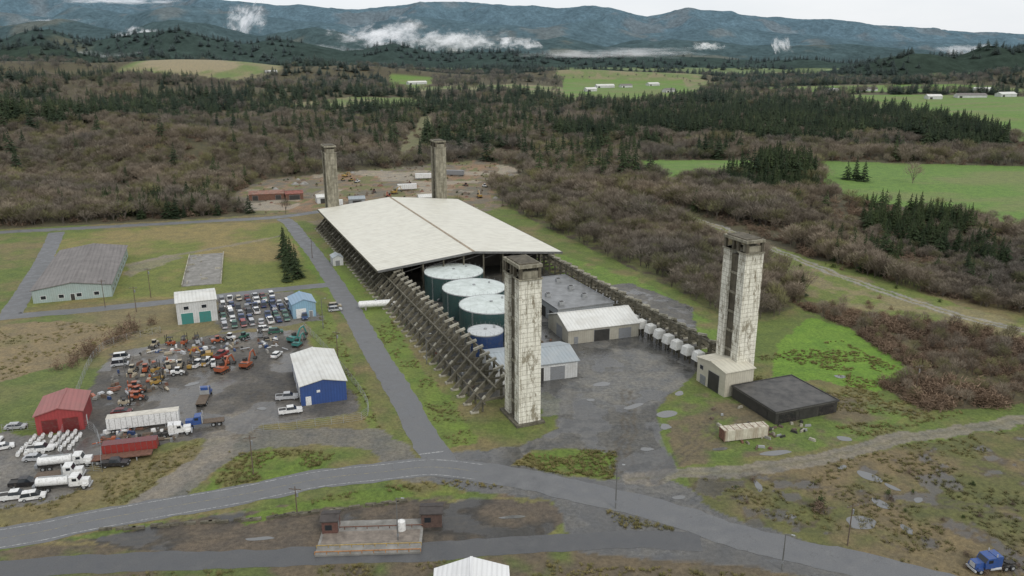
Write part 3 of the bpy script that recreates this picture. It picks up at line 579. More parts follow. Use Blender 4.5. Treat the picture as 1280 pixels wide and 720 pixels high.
# ---------------------------------------------------------------- vehicles
def wheels(mb,xs_,r,w,tr):
    for xx in xs_:
        for s_ in (-1,1):
            mb.cyl((xx,s_*(w-tr),r),(xx,s_*w,r),r,tyre,14); mb.cyl((xx,s_*w,r),(xx,s_*(w+.02),r),r*.55,steel,10)
def car_mesh(col,kind='sedan'):
    mb=MB()
    if kind=='pickup':
        mb.prof([(-2.85,.45),(2.75,.4),(2.85,.7),(2.75,1.05),(1.35,1.18),(-.95,1.2),(-2.85,1.2)],-.96,.96,col)
        mb.add([(-.95,-.9,1.19),(1.45,-.9,1.17),(.75,-.72,1.85),(-.8,-.72,1.85),(-.95,.9,1.19),(1.45,.9,1.17),(.75,.72,1.85),(-.8,.72,1.85)],[(0,1,2,3),(7,6,5,4),(1,5,6,2),(0,3,7,4)],glass)
        mb.b0(-.82,.78,-.74,.74,1.83,1.9,col); mb.b0(-2.75,-1.05,-.8,.8,1.203,1.21,darkm)
        for q in (-.93,.81): mb.b0(-2.8,-1.0,q,q+.12,1.2,1.32,col)
        xsw=(-1.75,1.8); r=.4
    else:
        hh={'sedan':1.42,'suv':1.72,'van':1.95}[kind]
        nose=1.35 if kind!='van' else 1.9; back=-1.75 if kind=='sedan' else -2.2
        mb.prof([(-2.3,.35),(2.2,.3),(2.32,.6),(2.2,.82),(1.2,.95),(-1.6,.98),(-2.25,.92),(-2.35,.6)],-.88,.88,col)
        mb.add([(back,-.84,.96),(nose,-.84,.93),(nose-.75,-.66,hh),(back+.45,-.66,hh),(back,.84,.96),(nose,.84,.93),(nose-.75,.66,hh),(back+.45,.66,hh)],[(0,1,2,3),(7,6,5,4),(1,5,6,2),(0,3,7,4)],glass)
        mb.b0(back+.42,nose-.72,-.68,.68,hh-.02,hh+.05,col)
        xx=back+.5+(nose-back)*.4; mb.b0(xx,xx+.1,-.80,-.66,.95,hh-.02,col); mb.b0(xx,xx+.1,.66,.80,.95,hh-.02,col)
        xsw=(-1.4,1.4); r=.33
    L2=2.85 if kind=='pickup' else 2.3
    mb.b0(L2-.02,L2+.05,-.85,-.5,.6,.8,silver); mb.b0(L2-.02,L2+.05,.5,.85,.6,.8,silver); mb.b0(-L2-.06,-L2,-.85,-.6,.7,.9,redp); mb.b0(-L2-.06,-L2,.6,.85,.7,.9,redp)
    mb.b0(L2-.05,L2+.1,-.8,.8,.36,.52,darkm)
    wheels(mb,xsw,r,.92,.22); return mb.mesh(kind)
cols=[whitep,silver,greyp,blackp,dblue,maroon,tanp,dblue,whitep,silver,redp,greenp,whitep,silver]
CARS={k:[car_mesh(c,k) for c in cols] for k in ('sedan','suv','van','pickup')}
def put(kind,ci,xy,deg): place(CARS[kind][ci],"pickup_truck" if kind=='pickup' else "parked_car" if kind!='van' else "parked_van",xy,math.radians(deg))
def truck(name,xy,deg,cab=whitep,body='box',bcol=whitep,Ln=8,long_nose=True):
    mb=MB(); nose=1.6 if long_nose else .2
    mb.b0(-Ln,1.9+nose-.2,-.45,.45,.65,.95,darkm)
    mb.prof([(0,.95),(1.9,.95),(1.9,2.0),(1.5,2.85),(0,2.95)],-1.15,1.15,cab)
    mb.add([(1.93,-1.0,2.0),(1.93,1.0,2.0),(1.56,1.0,2.75),(1.56,-1.0,2.75)],[(0,1,2,3)],glass)
    for s_ in (-1,1): mb.b0(.6,1.45,s_*1.16-.01,s_*1.16+.01,2.0,2.6,glass)
    if long_nose:
        mb.box((1.9+nose/2,0,1.45),(nose,1.7,1.1),cab,top=(1,.85)); mb.b0(1.9+nose,1.9+nose+.06,-.6,.6,1.0,1.9,silver)
        for s_ in (-1,1): mb.box((1.9+nose*.55,s_*.98,1.05),(1.1,.5,.5),cab,top=(.7,1)); mb.cyl((-.15,s_*1.0,1.0),(-.15,s_*1.0,3.5),.09,silver,8)
    mb.b0(1.9+nose,1.9+nose+.25,-1.15,1.15,.5,.8,silver)
    if body=='box': mb.b0(-Ln,-.25,-1.2,1.2,1.1,3.6,bcol); mb.b0(-Ln-.03,-Ln,-1.1,1.1,1.2,3.5,greyp)
    elif body=='tank':
        mb.cyl((-Ln+.2,0,1.95),(-.4,0,1.95),.95,bcol,20); mb.cyl((-Ln,0,1.95),(-Ln+.2,0,1.95),.6,bcol,20,r2=.95); mb.cyl((-.4,0,1.95),(-.2,0,1.95),.95,bcol,20,r2=.6); mb.b0(-Ln+.6,-.8,-.2,.2,2.88,3.0,steel); mb.b0(-Ln-.5,-Ln+.1,-1,1,.8,1.5,greyp)
    elif body=='flat':
        mb.b0(-Ln,-.3,-1.2,1.2,1.05,1.2,wood); mb.b0(-.32,-.22,-1.15,1.15,1.2,2.3,steel)
    elif body=='tractor':
        mb.b0(-1.3,-.05,-1.1,1.1,1.0,3.0,cab); mb.cyl((-3.2,0,1.0),(-3.2,0,1.15),.5,darkm,14)
        for s_ in (-1,1): mb.cyl((-1.2,s_*.95,.75),(.8,s_*.95,.75),.3,silver,12)
    wheels(mb,(1.9+nose*.45,-Ln+1.1,-Ln+2.4),.5,1.2,.35); return mb.build(name,xy,math.radians(deg))
def trailer(name,xy,deg,col,Ln=15,h=2.7,roof=None,flat=False):
    mb=MB(); mb.b0(-Ln/2,Ln/2,-.4,.4,.8,1.1,darkm)
    if flat: mb.b0(-Ln/2,Ln/2,-1.25,1.25,1.1,1.3,col)
    else:
        mb.b0(-Ln/2,Ln/2,-1.25,1.25,1.1,1.1+h,col); mb.b0(-Ln/2-.02,Ln/2+.02,-1.27,1.27,1.1+h,1.16+h,roof or col)
        for k in np.arange(-Ln/2+.6,Ln/2,1.2):
            for s_ in (-1,1): mb.b0(k,k+.06,s_*1.26-.012,s_*1.26+.012,1.15,1.05+h,dsteel)
        mb.b0(-Ln/2-.05,-Ln/2-.01,-1.15,1.15,1.2,1+h,greyp)
    for s_ in (-1,1): mb.b0(Ln/2-3.2,Ln/2-3.0,s_*.8-.1,s_*.8+.1,0,1.0,steel)
    wheels(mb,(-Ln/2+1.2,-Ln/2+2.5),.5,1.2,.35); return mb.build(name,xy,math.radians(deg))
def excavator(xy,deg,col,s=1.,name="excavator",arm=1):
    mb=MB()
    for q in (-1.1,1.1):
        mb.prof([(-1.9,.35),(-1.6,.05),(1.6,.05),(1.9,.35),(1.8,.75),(-1.8,.75)],q-.28,q+.28,darkm)
        for k in (-1.4,-.5,.5,1.4): mb.cyl((k,q-.32,.35),(k,q+.32,.35),.25,rustp,10)
    mb.cyl((0,0,.7),(0,0,1.0),.7,darkm,14); mb.prof([(-2.1,1.0),(1.4,1.0),(1.4,1.5),(-.2,2.0),(-2.2,2.0)],-1.25,1.25,col)
    mb.b0(.1,1.4,.35,1.2,1.5,2.7,darkm); mb.b0(.2,1.45,.38,1.22,1.9,2.6,glass); mb.b0(-2.1,-1.6,-1.2,1.2,1.1,2.1,darkm)
    e=4.3*arm
    mb.beam((1.2,-.2,1.6),(2.6,-.2,3.9),.34,.45,col); mb.beam((2.5,-.2,3.8),(e,-.2,4.1),.32,.4,col); mb.beam((e-.2,-.2,4.2),(e+.9,-.2,1.7),.28,.36,col)
    mb.cyl((1.3,-.2,1.4),(2.3,-.2,3.1),.09,steel,8); mb.cyl((2.8,-.2,4.3),(e,-.2,4.4),.08,steel,8)
    mb.prof([(e+.7,1.8),(e+1.2,1.6),(e+1.1,.9),(e+.4,.8),(e+.1,1.2)],-.7,.3,darkm)
    mb.build(name,xy,math.radians(deg),scale=s)
def loader(xy,deg,col,name="wheel_loader",s=.8):
    mb=MB(); wheels(mb,(-1.2,1.3),.65,1.1,.4); mb.prof([(-2.2,.8),(1.6,.8),(1.6,1.3),(-.2,1.7),(-2.2,1.7)],-.75,.75,col)
    mb.b0(-.6,.7,-.6,.6,1.6,2.75,glass); mb.b0(-.7,.8,-.7,.7,2.75,2.85,col)
    for q in (-.5,.5): mb.beam((.8,q,1.6),(2.5,q,.7),.15,.25,col)
    mb.prof([(2.4,.2),(3.3,.15),(2.7,.6),(2.6,1.1),(2.4,1.1)],-1.2,1.2,darkm); mb.build(name,xy,math.radians(deg),scale=s)
def forklift(xy,deg,col):
    mb=MB(); wheels(mb,(-.8,.8),.35,.6,.25); mb.prof([(-1.3,.4),(1.1,.4),(1.1,.9),(-.2,1.1),(-1.3,1.2)],-.55,.55,col)
    for q in ((-.6,-.5),(-.6,.5),(.7,-.5),(.7,.5)): mb.beam((q[0],q[1],1),(q[0],q[1],2.2),.08,.08,darkm)
    mb.b0(-.7,.8,-.58,.58,2.2,2.28,darkm)
    for q in (-.35,.35): mb.beam((1.2,q,.1),(1.2,q,2.9),.12,.12,darkm); mb.b0(1.25,2.3,q-.08,q+.08,.1,.17,steel)
    mb.b0(-.4,.2,-.3,.3,1.1,1.5,blackp); mb.build("forklift",xy,math.radians(deg),scale=1.1)
o0=(-91.5,241)
for r_ in range(6):
    n=10 if r_<4 else 7
    for c_ in range(n):
        if random.random()<.1: continue
        a_=c_*2.75+random.uniform(-.2,.2)+(r_>3)*1; b_=r_*5.9+random.uniform(-.4,.4)
        xy=(o0[0]+a_*U[0]+b_*W[0],o0[1]+a_*U[1]+b_*W[1])
        put(random.choice(('sedan','sedan','suv','pickup','van')),random.randrange(14),xy,112.7+random.choice((0,180))+random.uniform(-5,5))
for xy in ((-61,262),(-60,258),(-78,238),(-74,236)): put('suv',random.randrange(12),xy,20)
put('pickup',0,(-54,178.4),18); put('pickup',1,(-57,186.5),12); put('pickup',3,(-84.5,152.5),8); put('pickup',0,(-98,139.5),15); put('pickup',3,(-99,144.5),12); put('sedan',9,(-103,155),8); put('pickup',0,(-104,159),15); put('suv',8,(-94.5,139.5),20); put('van',0,(-90,170),100)
put('sedan',0,(-113,160),30); put('pickup',0,(-118,163),10); put('sedan',1,(-116,170),10); put('sedan',0,(-68,216),80)
truck("tank_truck",(-89,143.6),10,whitep,'tank',whitep,6.5); truck("tank_truck",(-93,152.5),14,whitep,'tank',whitep,7); truck("service_truck",(-92.5,147.8),12,whitep,'flat',whitep,5.5)
truck("flatbed_truck",(-78,187),100,bluep,'flat',whitep,6,True); truck("dump_truck",(-73,171.5),195,bluep,'flat',whitep,5,True)
truck("semi_tractor",(81.5,117.2),190,bluep,'tractor',whitep,4.6)
trailer("box_trailer",(-86,170.3),17,whitep,15.5,2.8,M("dirty_roof",(.55,.52,.45),.7,.2)); trailer("red_container_trailer",(-83.5,158),15,redp,11,2.0,maroon); trailer("flatbed_trailer",(-84,155),15,rustp,12,flat=True)
truck("semi_tractor",(-77.5,166.8),20,whitep,'tractor',whitep,4.6)
excavator((-79.5,204),70,orangep,.95); excavator((-74,207.5),80,orangep,.95); excavator((-88,215),200,yellowp,.9,arm=.9)
excavator((-66,228),60,tealp,.95,"drilling_rig"); excavator((-64,224),75,tealp,.8,"drilling_rig")
mac=[loader,loader,forklift]
mc=(yellowp,orangep,tanp,whitep,greyp,rustp,silver)
for i in range(9): random.choice(mac)((-104+i*2.9+random.uniform(-.4,.4),204+i*.7+random.uniform(-1,1)),100+random.uniform(-25,25),random.choice(mc))
for i in range(8): random.choice(mac)((-106+i*4+random.uniform(-1,1),223+i*1.2+random.uniform(-1.5,1.5)),random.uniform(0,360),random.choice(mc+(redp,greenp)))
for i in range(7): random.choice(mac)((-96+random.uniform(-3,6),183+i*3.2),random.uniform(0,60),random.choice(mc))
put('pickup',0,(-88,209),80); put('pickup',10,(-84,216),80); put('van',0,(-86,210),80); put('van',8,(-112,214),20); put('van',9,(-110,209),20); put('sedan',5,(-95,178),10)
for i in range(16):
    px_,py_=random.uniform(-120,-10),random.uniform(470,585)
    if inside(rearyard,np.array([px_]),np.array([py_]))[0]: (loader if i%3 else lambda p,d,c:excavator(p,d,c,1.0))((px_,py_),random.uniform(0,360),random.choice((yellowp,yellowp,orangep,whitep,rustp)))
trailer("box_trailer",(-58,545),10,whitep,16,3); trailer("box_trailer",(-66,500),15,whitep,12,3); trailer("box_trailer",(-100,446),20,whitep,9,2.6); trailer("box_trailer",(-40,560),170,greyp,13,3)
mb=MB()
for i in range(46):
    px_,py_=random.uniform(-160,0),random.uniform(450,600)
    if not inside(rearyard,np.array([px_]),np.array([py_]))[0]: continue
    r_=random.uniform(1,3.5); mb.cyl((px_,py_,-.1),(px_,py_,r_*.5),r_,random.choice((M("earth_heap",(.22,.16,.11),.95,.3),slabc,wood,rustp)),9,r2=r_*.25)
mb.build("spoil_heaps")
mb=MB()
for i in range(260):
    if i<100: px_,py_=-108+random.random()*18,186+random.random()*36
    elif i<180: px_,py_=-104+random.random()*36,219+random.random()*12
    else: px_,py_=-94+random.random()*18,160+random.random()*10
    if not inside(yard,np.array([px_]),np.array([py_]))[0]: continue
    m=random.choice((rustp,rustp,whitep,greyp,wood,wood,darkm,dblue,tanp,orangep,silver,slabc)); rz=random.uniform(0,3)
    if random.random()<.5: mb.box((px_,py_,.4),(random.uniform(.5,2.6),random.uniform(.4,1.2),random.uniform(.3,1.0)),m,rz,top=(.85,.8))
    elif random.random()<.5: mb.beam((px_,py_,.3),(px_+random.uniform(-3,3),py_+random.uniform(-2,2),.5),.2,.2,m)
    else: mb.cyl((px_,py_,0),(px_,py_,.9),.3,m,10)
mb.build("scrap_and_pallets")
mb=MB()
for r_ in range(5):
    for c_ in range(7):
        if random.random()<.12: continue
        px_,py_=-108+c_*1.6+random.uniform(-.1,.1)-r_*.24,157.5+r_*2.0+c_*.5; mb.cyl((px_,py_,.55),(px_+.5,py_-1.35,.55),.42,whitep,10); mb.box((px_+.25,py_-.7,.1),(.3,.9,.2),darkm,.3); mb.cyl((px_+.25,py_-.68,.95),(px_+.25,py_-.68,1.15),.12,steel,8)
mb.build("propane_tank_rows")
e=empty("shipping_container",(47.8,163,0),math.radians(13)); mb=MB(); cw=M("rust_streaked_white",(.56,.53,.43),.7,.15,1,stain=(.20,.12,.06),stain_amt=.8,streak=True)
mb.b0(0,11,0,2.6,.25,2.9,cw); mb.build("shell",parent=e); mb=MB()
for k in np.arange(.3,11,.5): mb.b0(k,k+.22,-.05,-.002,.35,2.75,cw)
for k in (0,10.85): mb.b0(k,k+.15,-.07,-.051,.25,2.9,rustp)
for k in np.arange(.8,11,1.6): mb.b0(k,k+.12,.0,2.6,2.902,2.95,rustp)
mb.b0(-.05,-.003,.1,1.25,.3,2.8,rustp); mb.b0(-.05,-.003,1.35,2.5,.3,2.8,rustp); mb.build("ribs_and_doors",parent=e)
mb=MB()
for k in (1,9.5): mb.b0(k,k+.5,.1,2.5,0,.25,wood)
mb.build("skids",parent=e)
# pale covered bundles along the right-hand trestle
mb=MB(); tarp=M("white_tarp",(.70,.70,.66),.7,.15,1.5,stain=(.35,.32,.26),stain_amt=.5)
for i in range(9):
    b_=13+i*4.9; a_=57.2+random.uniform(-.3,.3); mb.box((*L(a_,b_),3.6),(3.0,2.9,2.3),tarp,PHI+random.uniform(-.1,.1),top=(.8,.8)); mb.box((*L(a_,b_),4.95),(2.3,2.2,.4),tarp,PHI,top=(.5,.6))
    for q in (-1.2,1.2): mb.b0(L(a_,b_+q)[0]-.2,L(a_,b_+q)[0]+.2,L(a_,b_+q)[1]-.2,L(a_,b_+q)[1]+.2,0,2.5,conc)
mb.build("tarp_covered_bundles")
mb=MB()
for i in range(110):
    a_,b_=random.choice(((random.uniform(24,30),random.uniform(36,56)),(random.uniform(-2,34),random.uniform(92,110)),(random.uniform(46,60),random.uniform(-30,-24)),(random.uniform(26,36),random.uniform(40,100)),(random.uniform(40,52),random.uniform(-28,-8)),(random.uniform(38,60),random.uniform(-34,-22)),(random.uniform(-7,-1),random.uniform(8,60))))
    m=random.choice((rustp,wood,concl,darkm,steel,slabc)); mb.box((*L(a_,b_),.25),(random.uniform(.4,1.8),random.uniform(.3,.8),random.uniform(.3,.7)),m,random.uniform(0,3),top=(.8,.8))
mb.build("debris_piles")

# weighbridge
e=empty("weighbridge",(-34.5,120.6,0),math.radians(3)); mb=MB(); mb.b0(0,18.5,0,10.5,.0,.35,slabc); mb.b0(.5,18,3.2,6.9,.352,.42,M("deck_plate",(.20,.17,.14),.7,.35)); mb.build("deck",parent=e)
mb=MB()
for yy,m in ((.1,M("rusty_orange",(.36,.17,.06),.8,.4,2)),(2.0,M("dull_yellow",(.34,.24,.08),.8,.35,2)),(7.6,rustp)):
    mb.b0(0,18.5,yy,yy+.12,.8,.95,m)
    for k in np.arange(0,18.6,2.05): mb.b0(k-.05,k+.07,yy+.01,yy+.11,.35,.8,m)
mb.build("guide_rails",parent=e)
bb=M("brown_boards",(.095,.06,.048),.85,.3,2); brd=M("red_brown_boards",(.12,.06,.048),.85,.3,2)
for (bx,by,cm,ww) in ((-34.6,127,brd,2.8),(-16.8,129.5,bb,3.8)):
    building("weigh_booth",bx,by,.05,ww,3.2,2.9,3.4,cm,M("dark_shingles",(.06,.052,.048),.8,.3),'x',.3,[('f',.6,1.2,1.1,1,glass),('r',.8,1.0,0,2.1,greyp),('l',.8,1,1.1,.9,glass)],trim=bb)
mb=MB(); mb.cyl((-20.3,128.3,.42),(-20.3,128.3,2.2),.8,whitep,14,r2=.75); mb.cyl((-20.3,128.3,2.2),(-20.3,128.3,2.5),.75,whitep,14,r2=.2); mb.build("water_tank")
mb=MB()
for i in range(40):
    t=i/39; px_=-78+58*t; py_=128.3+10.3*t+random.uniform(-.4,.4)-1.5*math.sin(t*3)
    if random.random()<.3: continue
    mb.prof([(-1.1,0),(1.1,0),(1.05,.5),(-1.05,.5)],0,.5,conc); k=len(mb.v)-8; rz=.2+random.uniform(-.2,.2)
    for j in range(k,k+8):
        v=mb.v[j]; mb.v[j]=(px_+v[0]*math.cos(rz)-v[1]*math.sin(rz),py_+v[0]*math.sin(rz)+v[1]*math.cos(rz),v[2])
mb.build("concrete_barrier_row")

def pole(xy,h,lamp=False,arm=True,rz=0):
    mb=MB(); mb.cyl((0,0,0),(0,0,h),.14,dsteel if lamp else wood,8,r2=.08)
    if arm:
        mb.box((0,0,h-.6),(2.4,.12,.14),wood)
        for k in (-1.05,-.4,.4,1.05): mb.cyl((k,0,h-.53),(k,0,h-.3),.05,greyp,6)
        mb.cyl((.3,.1,h-2.2),(.3,.1,h-1.3),.2,greyp,10)
    if lamp:
        mb.beam((0,0,h-.1),(1.0,0,h+.15),.07,.07,dsteel); mb.box((1.2,0,h+.12),(.6,.25,.14),steel); mb.box((0,0,1.5),(.35,.3,.5),greyp)
    mb.build("street_lamp" if lamp else "utility_pole",xy,rz)
for xy,h,l in (((20,136),9.5,True),((60,124),8.5,False),((-54,149),9,False),((-24,210),9,True),((-129,273),11,False),((-127,257),9,False),((-20.5,125),9,True),((-49,210),10,False),((-41,134),6,False),((46,117),7,True),((-99,190),10,True),((-60,240),10,True),((-140,262),10,False),((-85,330),9,False),((104,190),8,False),((150,215),8,False)): pole(xy,h,l,not l,random.uniform(-.5,.5))
def fence(pts,name="chain_link_fence",h=2.1):
    P=smooth(pts,3); mb=MB()
    for q in P: mb.cyl((q[0],q[1],0),(q[0],q[1],h),.05,steel,6)
    for q,r_ in zip(P[:-1],P[1:]):
        for z in (.15,.7,1.2,1.7,h-.03): mb.beam((q[0],q[1],z),(r_[0],r_[1],z),.03,.03,steel)
    mb.build(name)
fence(pp("-86,150 -98,156 -112,190 -121,222 -110,236")); fence(pp("-66,240 -54,219 -39,190 -35,177 -40,173 -60,168")); fence(pp("-118,168 -99,170 -86,150"))

# ---------------------------------------------------------------- vegetation prototypes
def leafmat(name,lo,hi,rough=.9):
    m,nt,b=newmat(name); oi=nt.nodes.new("ShaderNodeObjectInfo"); n=noise(nt,3,3,objco(nt))
    f=mth(nt,'MULTIPLY_ADD',oi.outputs["Random"],.6,mth(nt,'MULTIPLY',n,.5))
    c=ramp(nt,f,[(.1,lo),(.9,hi)])
    big=noise(nt,.012,3,geopos(nt)); c=mix(nt,1.,c,ramp(nt,big,[(.35,(.76,.78,.83)),(.65,(1.28,1.2,1.1))]),'MULTIPLY')
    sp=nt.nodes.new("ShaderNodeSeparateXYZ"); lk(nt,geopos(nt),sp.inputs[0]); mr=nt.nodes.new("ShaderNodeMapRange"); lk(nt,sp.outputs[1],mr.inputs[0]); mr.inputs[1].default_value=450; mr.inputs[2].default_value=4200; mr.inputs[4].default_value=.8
    c=mix(nt,mr.outputs[0],c,(.10,.135,.15))  # distance haze mixed into the base colour, stronger along world Y
    lk(nt,c,b.inputs["Base Color"]); b.inputs["Roughness"].default_value=rough; b.inputs["Specular IOR Level"].default_value=.15; return m
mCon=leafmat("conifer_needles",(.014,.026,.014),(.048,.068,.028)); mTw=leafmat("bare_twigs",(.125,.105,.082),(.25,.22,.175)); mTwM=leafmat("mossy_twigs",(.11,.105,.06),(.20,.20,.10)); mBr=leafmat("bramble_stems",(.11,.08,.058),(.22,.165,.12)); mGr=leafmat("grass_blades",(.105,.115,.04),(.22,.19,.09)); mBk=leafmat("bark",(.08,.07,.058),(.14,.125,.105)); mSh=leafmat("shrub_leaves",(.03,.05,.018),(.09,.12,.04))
def conifer(seed,wd=.2,lev=17):
    r=random.Random(seed); mb=MB(); mb.cyl((0,0,0),(0,0,.95),.014,mBk,6,r2=.002)
    for i in range(lev):
        t=i/(lev-1); z=.08+.88*t; rad=wd*(1-t)**.85*(1+.25*math.sin(i*2.3+seed))+.008; n=max(5,int(9*(1-t))+4)
        for k in range(n):
            if r.random()<.1: continue
            a=2*math.pi*(k+r.random()*.7)/n+i; R_=rad*r.uniform(.6,1.25); dz=r.uniform(.02,.055); w=R_*.42+.006
            c,s=math.cos(a),math.sin(a); px,py=-s*w/2,c*w/2
            z0=z+r.uniform(-.01,.02)
            V=[(c*R_*.1,s*R_*.1,z0+.012),(c*R_*.6+px,s*R_*.6+py,z0-dz*.4),(c*R_,s*R_,z0-dz),(c*R_*.6-px,s*R_*.6-py,z0-dz*.4),(c*R_*.55,s*R_*.55,z0+.012)]
            mb.add(V,[(0,1,4),(1,2,4),(2,3,4),(3,0,4)],mCon)
    mb.add([(0,0,1),(.008,0,.93),(-.004,.007,.93),(-.004,-.007,.93)],[(0,1,2),(0,2,3),(0,3,1)],mCon)
    return mb.mesh("conifer_tree")
def bare(seed,mt,n=300,cr=.34,tw=.0065):
    r=random.Random(seed); mb=MB(); mb.cyl((0,0,0),(.01,0,.40),.014,mBk,6,r2=.009)
    for i in range(9):
        a=r.random()*6.28; q=Vector((math.cos(a)*cr*.65,math.sin(a)*cr*.65,r.uniform(.55,.95))); p_=Vector((.01,0,r.uniform(.1,.35))); mb.cyl(p_,q,.008,mBk,4,r2=.002,cap=False)
    for i in range(n):
        a=r.random()*6.28; ph=r.uniform(-.5,1.3); rr=cr*r.random()**.5*(1+.25*math.sin(a*3+seed))
        c=Vector((math.cos(a)*rr*math.cos(ph),math.sin(a)*rr*math.cos(ph),.56+.38*math.sin(ph)*r.random()**.4))
        d=Vector((math.cos(a)*.7+r.uniform(-.5,.5),math.sin(a)*.7+r.uniform(-.5,.5),r.uniform(.3,1.6))).normalized()*r.uniform(.12,.26); s=d.cross(Vector((r.uniform(-1,1),r.uniform(-1,1),r.uniform(-1,1)))).normalized()*tw*r.uniform(.6,1.4)
        mb.add([c-s,c+s,c+d],[(0,1,2)],mt)
    return mb.mesh("bare_tree")
def shrub(seed,mt,n=170,flat=.7,lf=.13,wd=.3):
    r=random.Random(seed); mb=MB()
    for i in range(n):
        a=r.random()*6.28; ph=r.random()*1.5; rr=.5*r.random()**.4*(1+.3*math.sin(a*3+seed)); c=Vector((math.cos(a)*rr*math.cos(ph),math.sin(a)*rr*math.cos(ph),flat*math.sin(ph)*rr*2))
        d=Vector((r.uniform(-1,1),r.uniform(-1,1),r.uniform(-.2,1))).normalized()*lf*r.uniform(.6,1.4); s=d.cross(Vector((r.uniform(-1,1),r.uniform(-1,1),r.uniform(-1,1)))).normalized()*lf*wd
        mb.add([c-s,c+s,c+d],[(0,1,2)],mt)
    return mb.mesh("shrub")
def tuft(seed):
    r=random.Random(seed); mb=MB()
    for i in range(26):
        a=r.random()*6.28; rr=.4*r.random(); c=Vector((math.cos(a)*rr,math.sin(a)*rr,0)); d=Vector((math.cos(a)*.4,math.sin(a)*.4,r.uniform(.35,.9)))*.5; s=Vector((-math.sin(a),math.cos(a),0))*.05
        mb.add([c-s,c+s,c+d],[(0,1,2)],mGr)
    return mb.mesh("grass_tuft")
cm=[conifer(1,.2),conifer(5,.17,19),conifer(9,.24,14)]; bm=[bare(1,mTw,320),bare(2,mTw,260,.38),bare(3,mTwM,300,.36),bare(4,mTw,320,.28)]; brm=[shrub(1,mBr,220,.6,.24,.09),shrub(2,mBr,190,.8,.26,.08)]; shm=[shrub(3,mSh,220,.7,.14)]; tf=tuft(1)
def ob(me,name,xy,h,kx=1.): return place(me,name,(xy[0],xy[1],float(zfun(np.array([float(xy[0])]),np.array([float(xy[1])]))[0])),random.random()*6,scale=(h*kx,h*kx,h))
pc=[ob(cm[0],"conifer_tree",(-88,308),15),ob(cm[1],"conifer_tree",(-94,322),15),ob(cm[2],"conifer_tree",(-83,298),12,1.2)]
for q in ((-91,315,14,1.2),(-97,330,14,1.1),(-85,303,13,1.2),(-86,294,9,1.2),(-99,338,12,1),(229,532,16,1.5),(233,528,14,1.5),(224,534,13,1.4),(191,409,17,1.1),(197,402,15,1),(184,405,13,1.2),(104,275,9,1.2),(200,410,16,1.1)): ob(random.choice(cm),"conifer_tree",q[:2],q[2],q[3])
pb=[ob(bm[0],"bare_tree",(264,525),14,1.2),ob(bm[1],"bare_tree",(70,300),9),ob(bm[2],"bare_tree",(-30,440),8),ob(bm[3],"bare_tree",(-122,425),9)]
pbr=[ob(brm[0],"bramble_bush",(59,135),3.5),ob(brm[1],"bramble_bush",(-122,226),4)]; psh=[ob(shm[0],"evergreen_shrub",(60,137),2.6)]; pt=[ob(tf,"grass_tuft",(48,140),1.)]
for q in ((-119,232,5),(-121,240,5),(-123,220,4.5),(-124,212,4),(-118,236,4),(-116,244,3.5),(-126,206,3.5),(-122,236,4),(-121,215,4),(-120,228,5),(-124,218,5),(-123,208,4)): ob(brm[1],"bramble_bush",q[:2],q[2])

def instancer(name,pts,sc,protos):
    K=len(protos); idx=rng.integers(0,K,len(pts))
    for k,pr in enumerate(protos):
        s=idx==k
        if not s.any(): continue
        P=pts[s]; n=len(P); me=bpy.data.meshes.new(name); me.vertices.add(n); me.vertices.foreach_set("co",P.astype(np.float32).ravel())
        at=me.attributes.new("s",'FLOAT_VECTOR','POINT'); at.data.foreach_set("vector",sc[s].astype(np.float32).ravel())
        rt=np.stack([rng.normal(0,.04,n),rng.normal(0,.04,n),rng.random(n)*6.283],1); at=me.attributes.new("r",'FLOAT_VECTOR','POINT'); at.data.foreach_set("vector",rt.astype(np.float32).ravel()); me.update()
        o=place(me,name); ng=bpy.data.node_groups.new(name,'GeometryNodeTree')
        ng.interface.new_socket('Geometry',in_out='INPUT',socket_type='NodeSocketGeometry'); ng.interface.new_socket('Geometry',in_out='OUTPUT',socket_type='NodeSocketGeometry')
        gi=ng.nodes.new('NodeGroupInput'); go=ng.nodes.new('NodeGroupOutput'); ip=ng.nodes.new('GeometryNodeInstanceOnPoints'); oi=ng.nodes.new('GeometryNodeObjectInfo'); oi.inputs['Object'].default_value=pr; oi.inputs['As Instance'].default_value=True
        a1=ng.nodes.new('GeometryNodeInputNamedAttribute'); a1.data_type='FLOAT_VECTOR'; a1.inputs['Name'].default_value="s"
        a2=ng.nodes.new('GeometryNodeInputNamedAttribute'); a2.data_type='FLOAT_VECTOR'; a2.inputs['Name'].default_value="r"
        er=ng.nodes.new('FunctionNodeEulerToRotation'); ng.links.new(a2.outputs['Attribute'],er.inputs[0])
        ng.links.new(gi.outputs[0],ip.inputs['Points']); ng.links.new(oi.outputs['Geometry'],ip.inputs['Instance']); ng.links.new(a1.outputs['Attribute'],ip.inputs['Scale']); ng.links.new(er.outputs[0],ip.inputs['Rotation']); ng.links.new(ip.outputs[0],go.inputs[0])
        md=o.modifiers.new("scatter",'NODES'); md.node_group=ng
def inview(x,y,m=60): return np.abs(x)<.69*y+m
allopen=[rearyard,strip,brightR]+fields
works=LP((-20,-30),(74,-30),(74,262),(-20,262))
def scatter(n,y0,y1,power):
    t=rng.random(n); y=(y0**(1-power)+(y1**(1-power)-y0**(1-power))*t)**(1/(1-power)); w=.69*y+60
    return (rng.random(n)*2-1)*w,y
lim_x=[-700,-420,-249,-208,-161,-123,-90,-60,5,60,100,140,180,240,400]; lim_y=[250,336,392,404,419,434,462,640,560,400,330,290,240,165,120]
def farmask(x,y): return y>np.interp(x,lim_x,lim_y)
def addz(x,y): return np.stack([x,y,zfun(x,y)-.2],1)
x_,y_=scatter(46000,160,2800,1.25)
k=farmask(x_,y_)
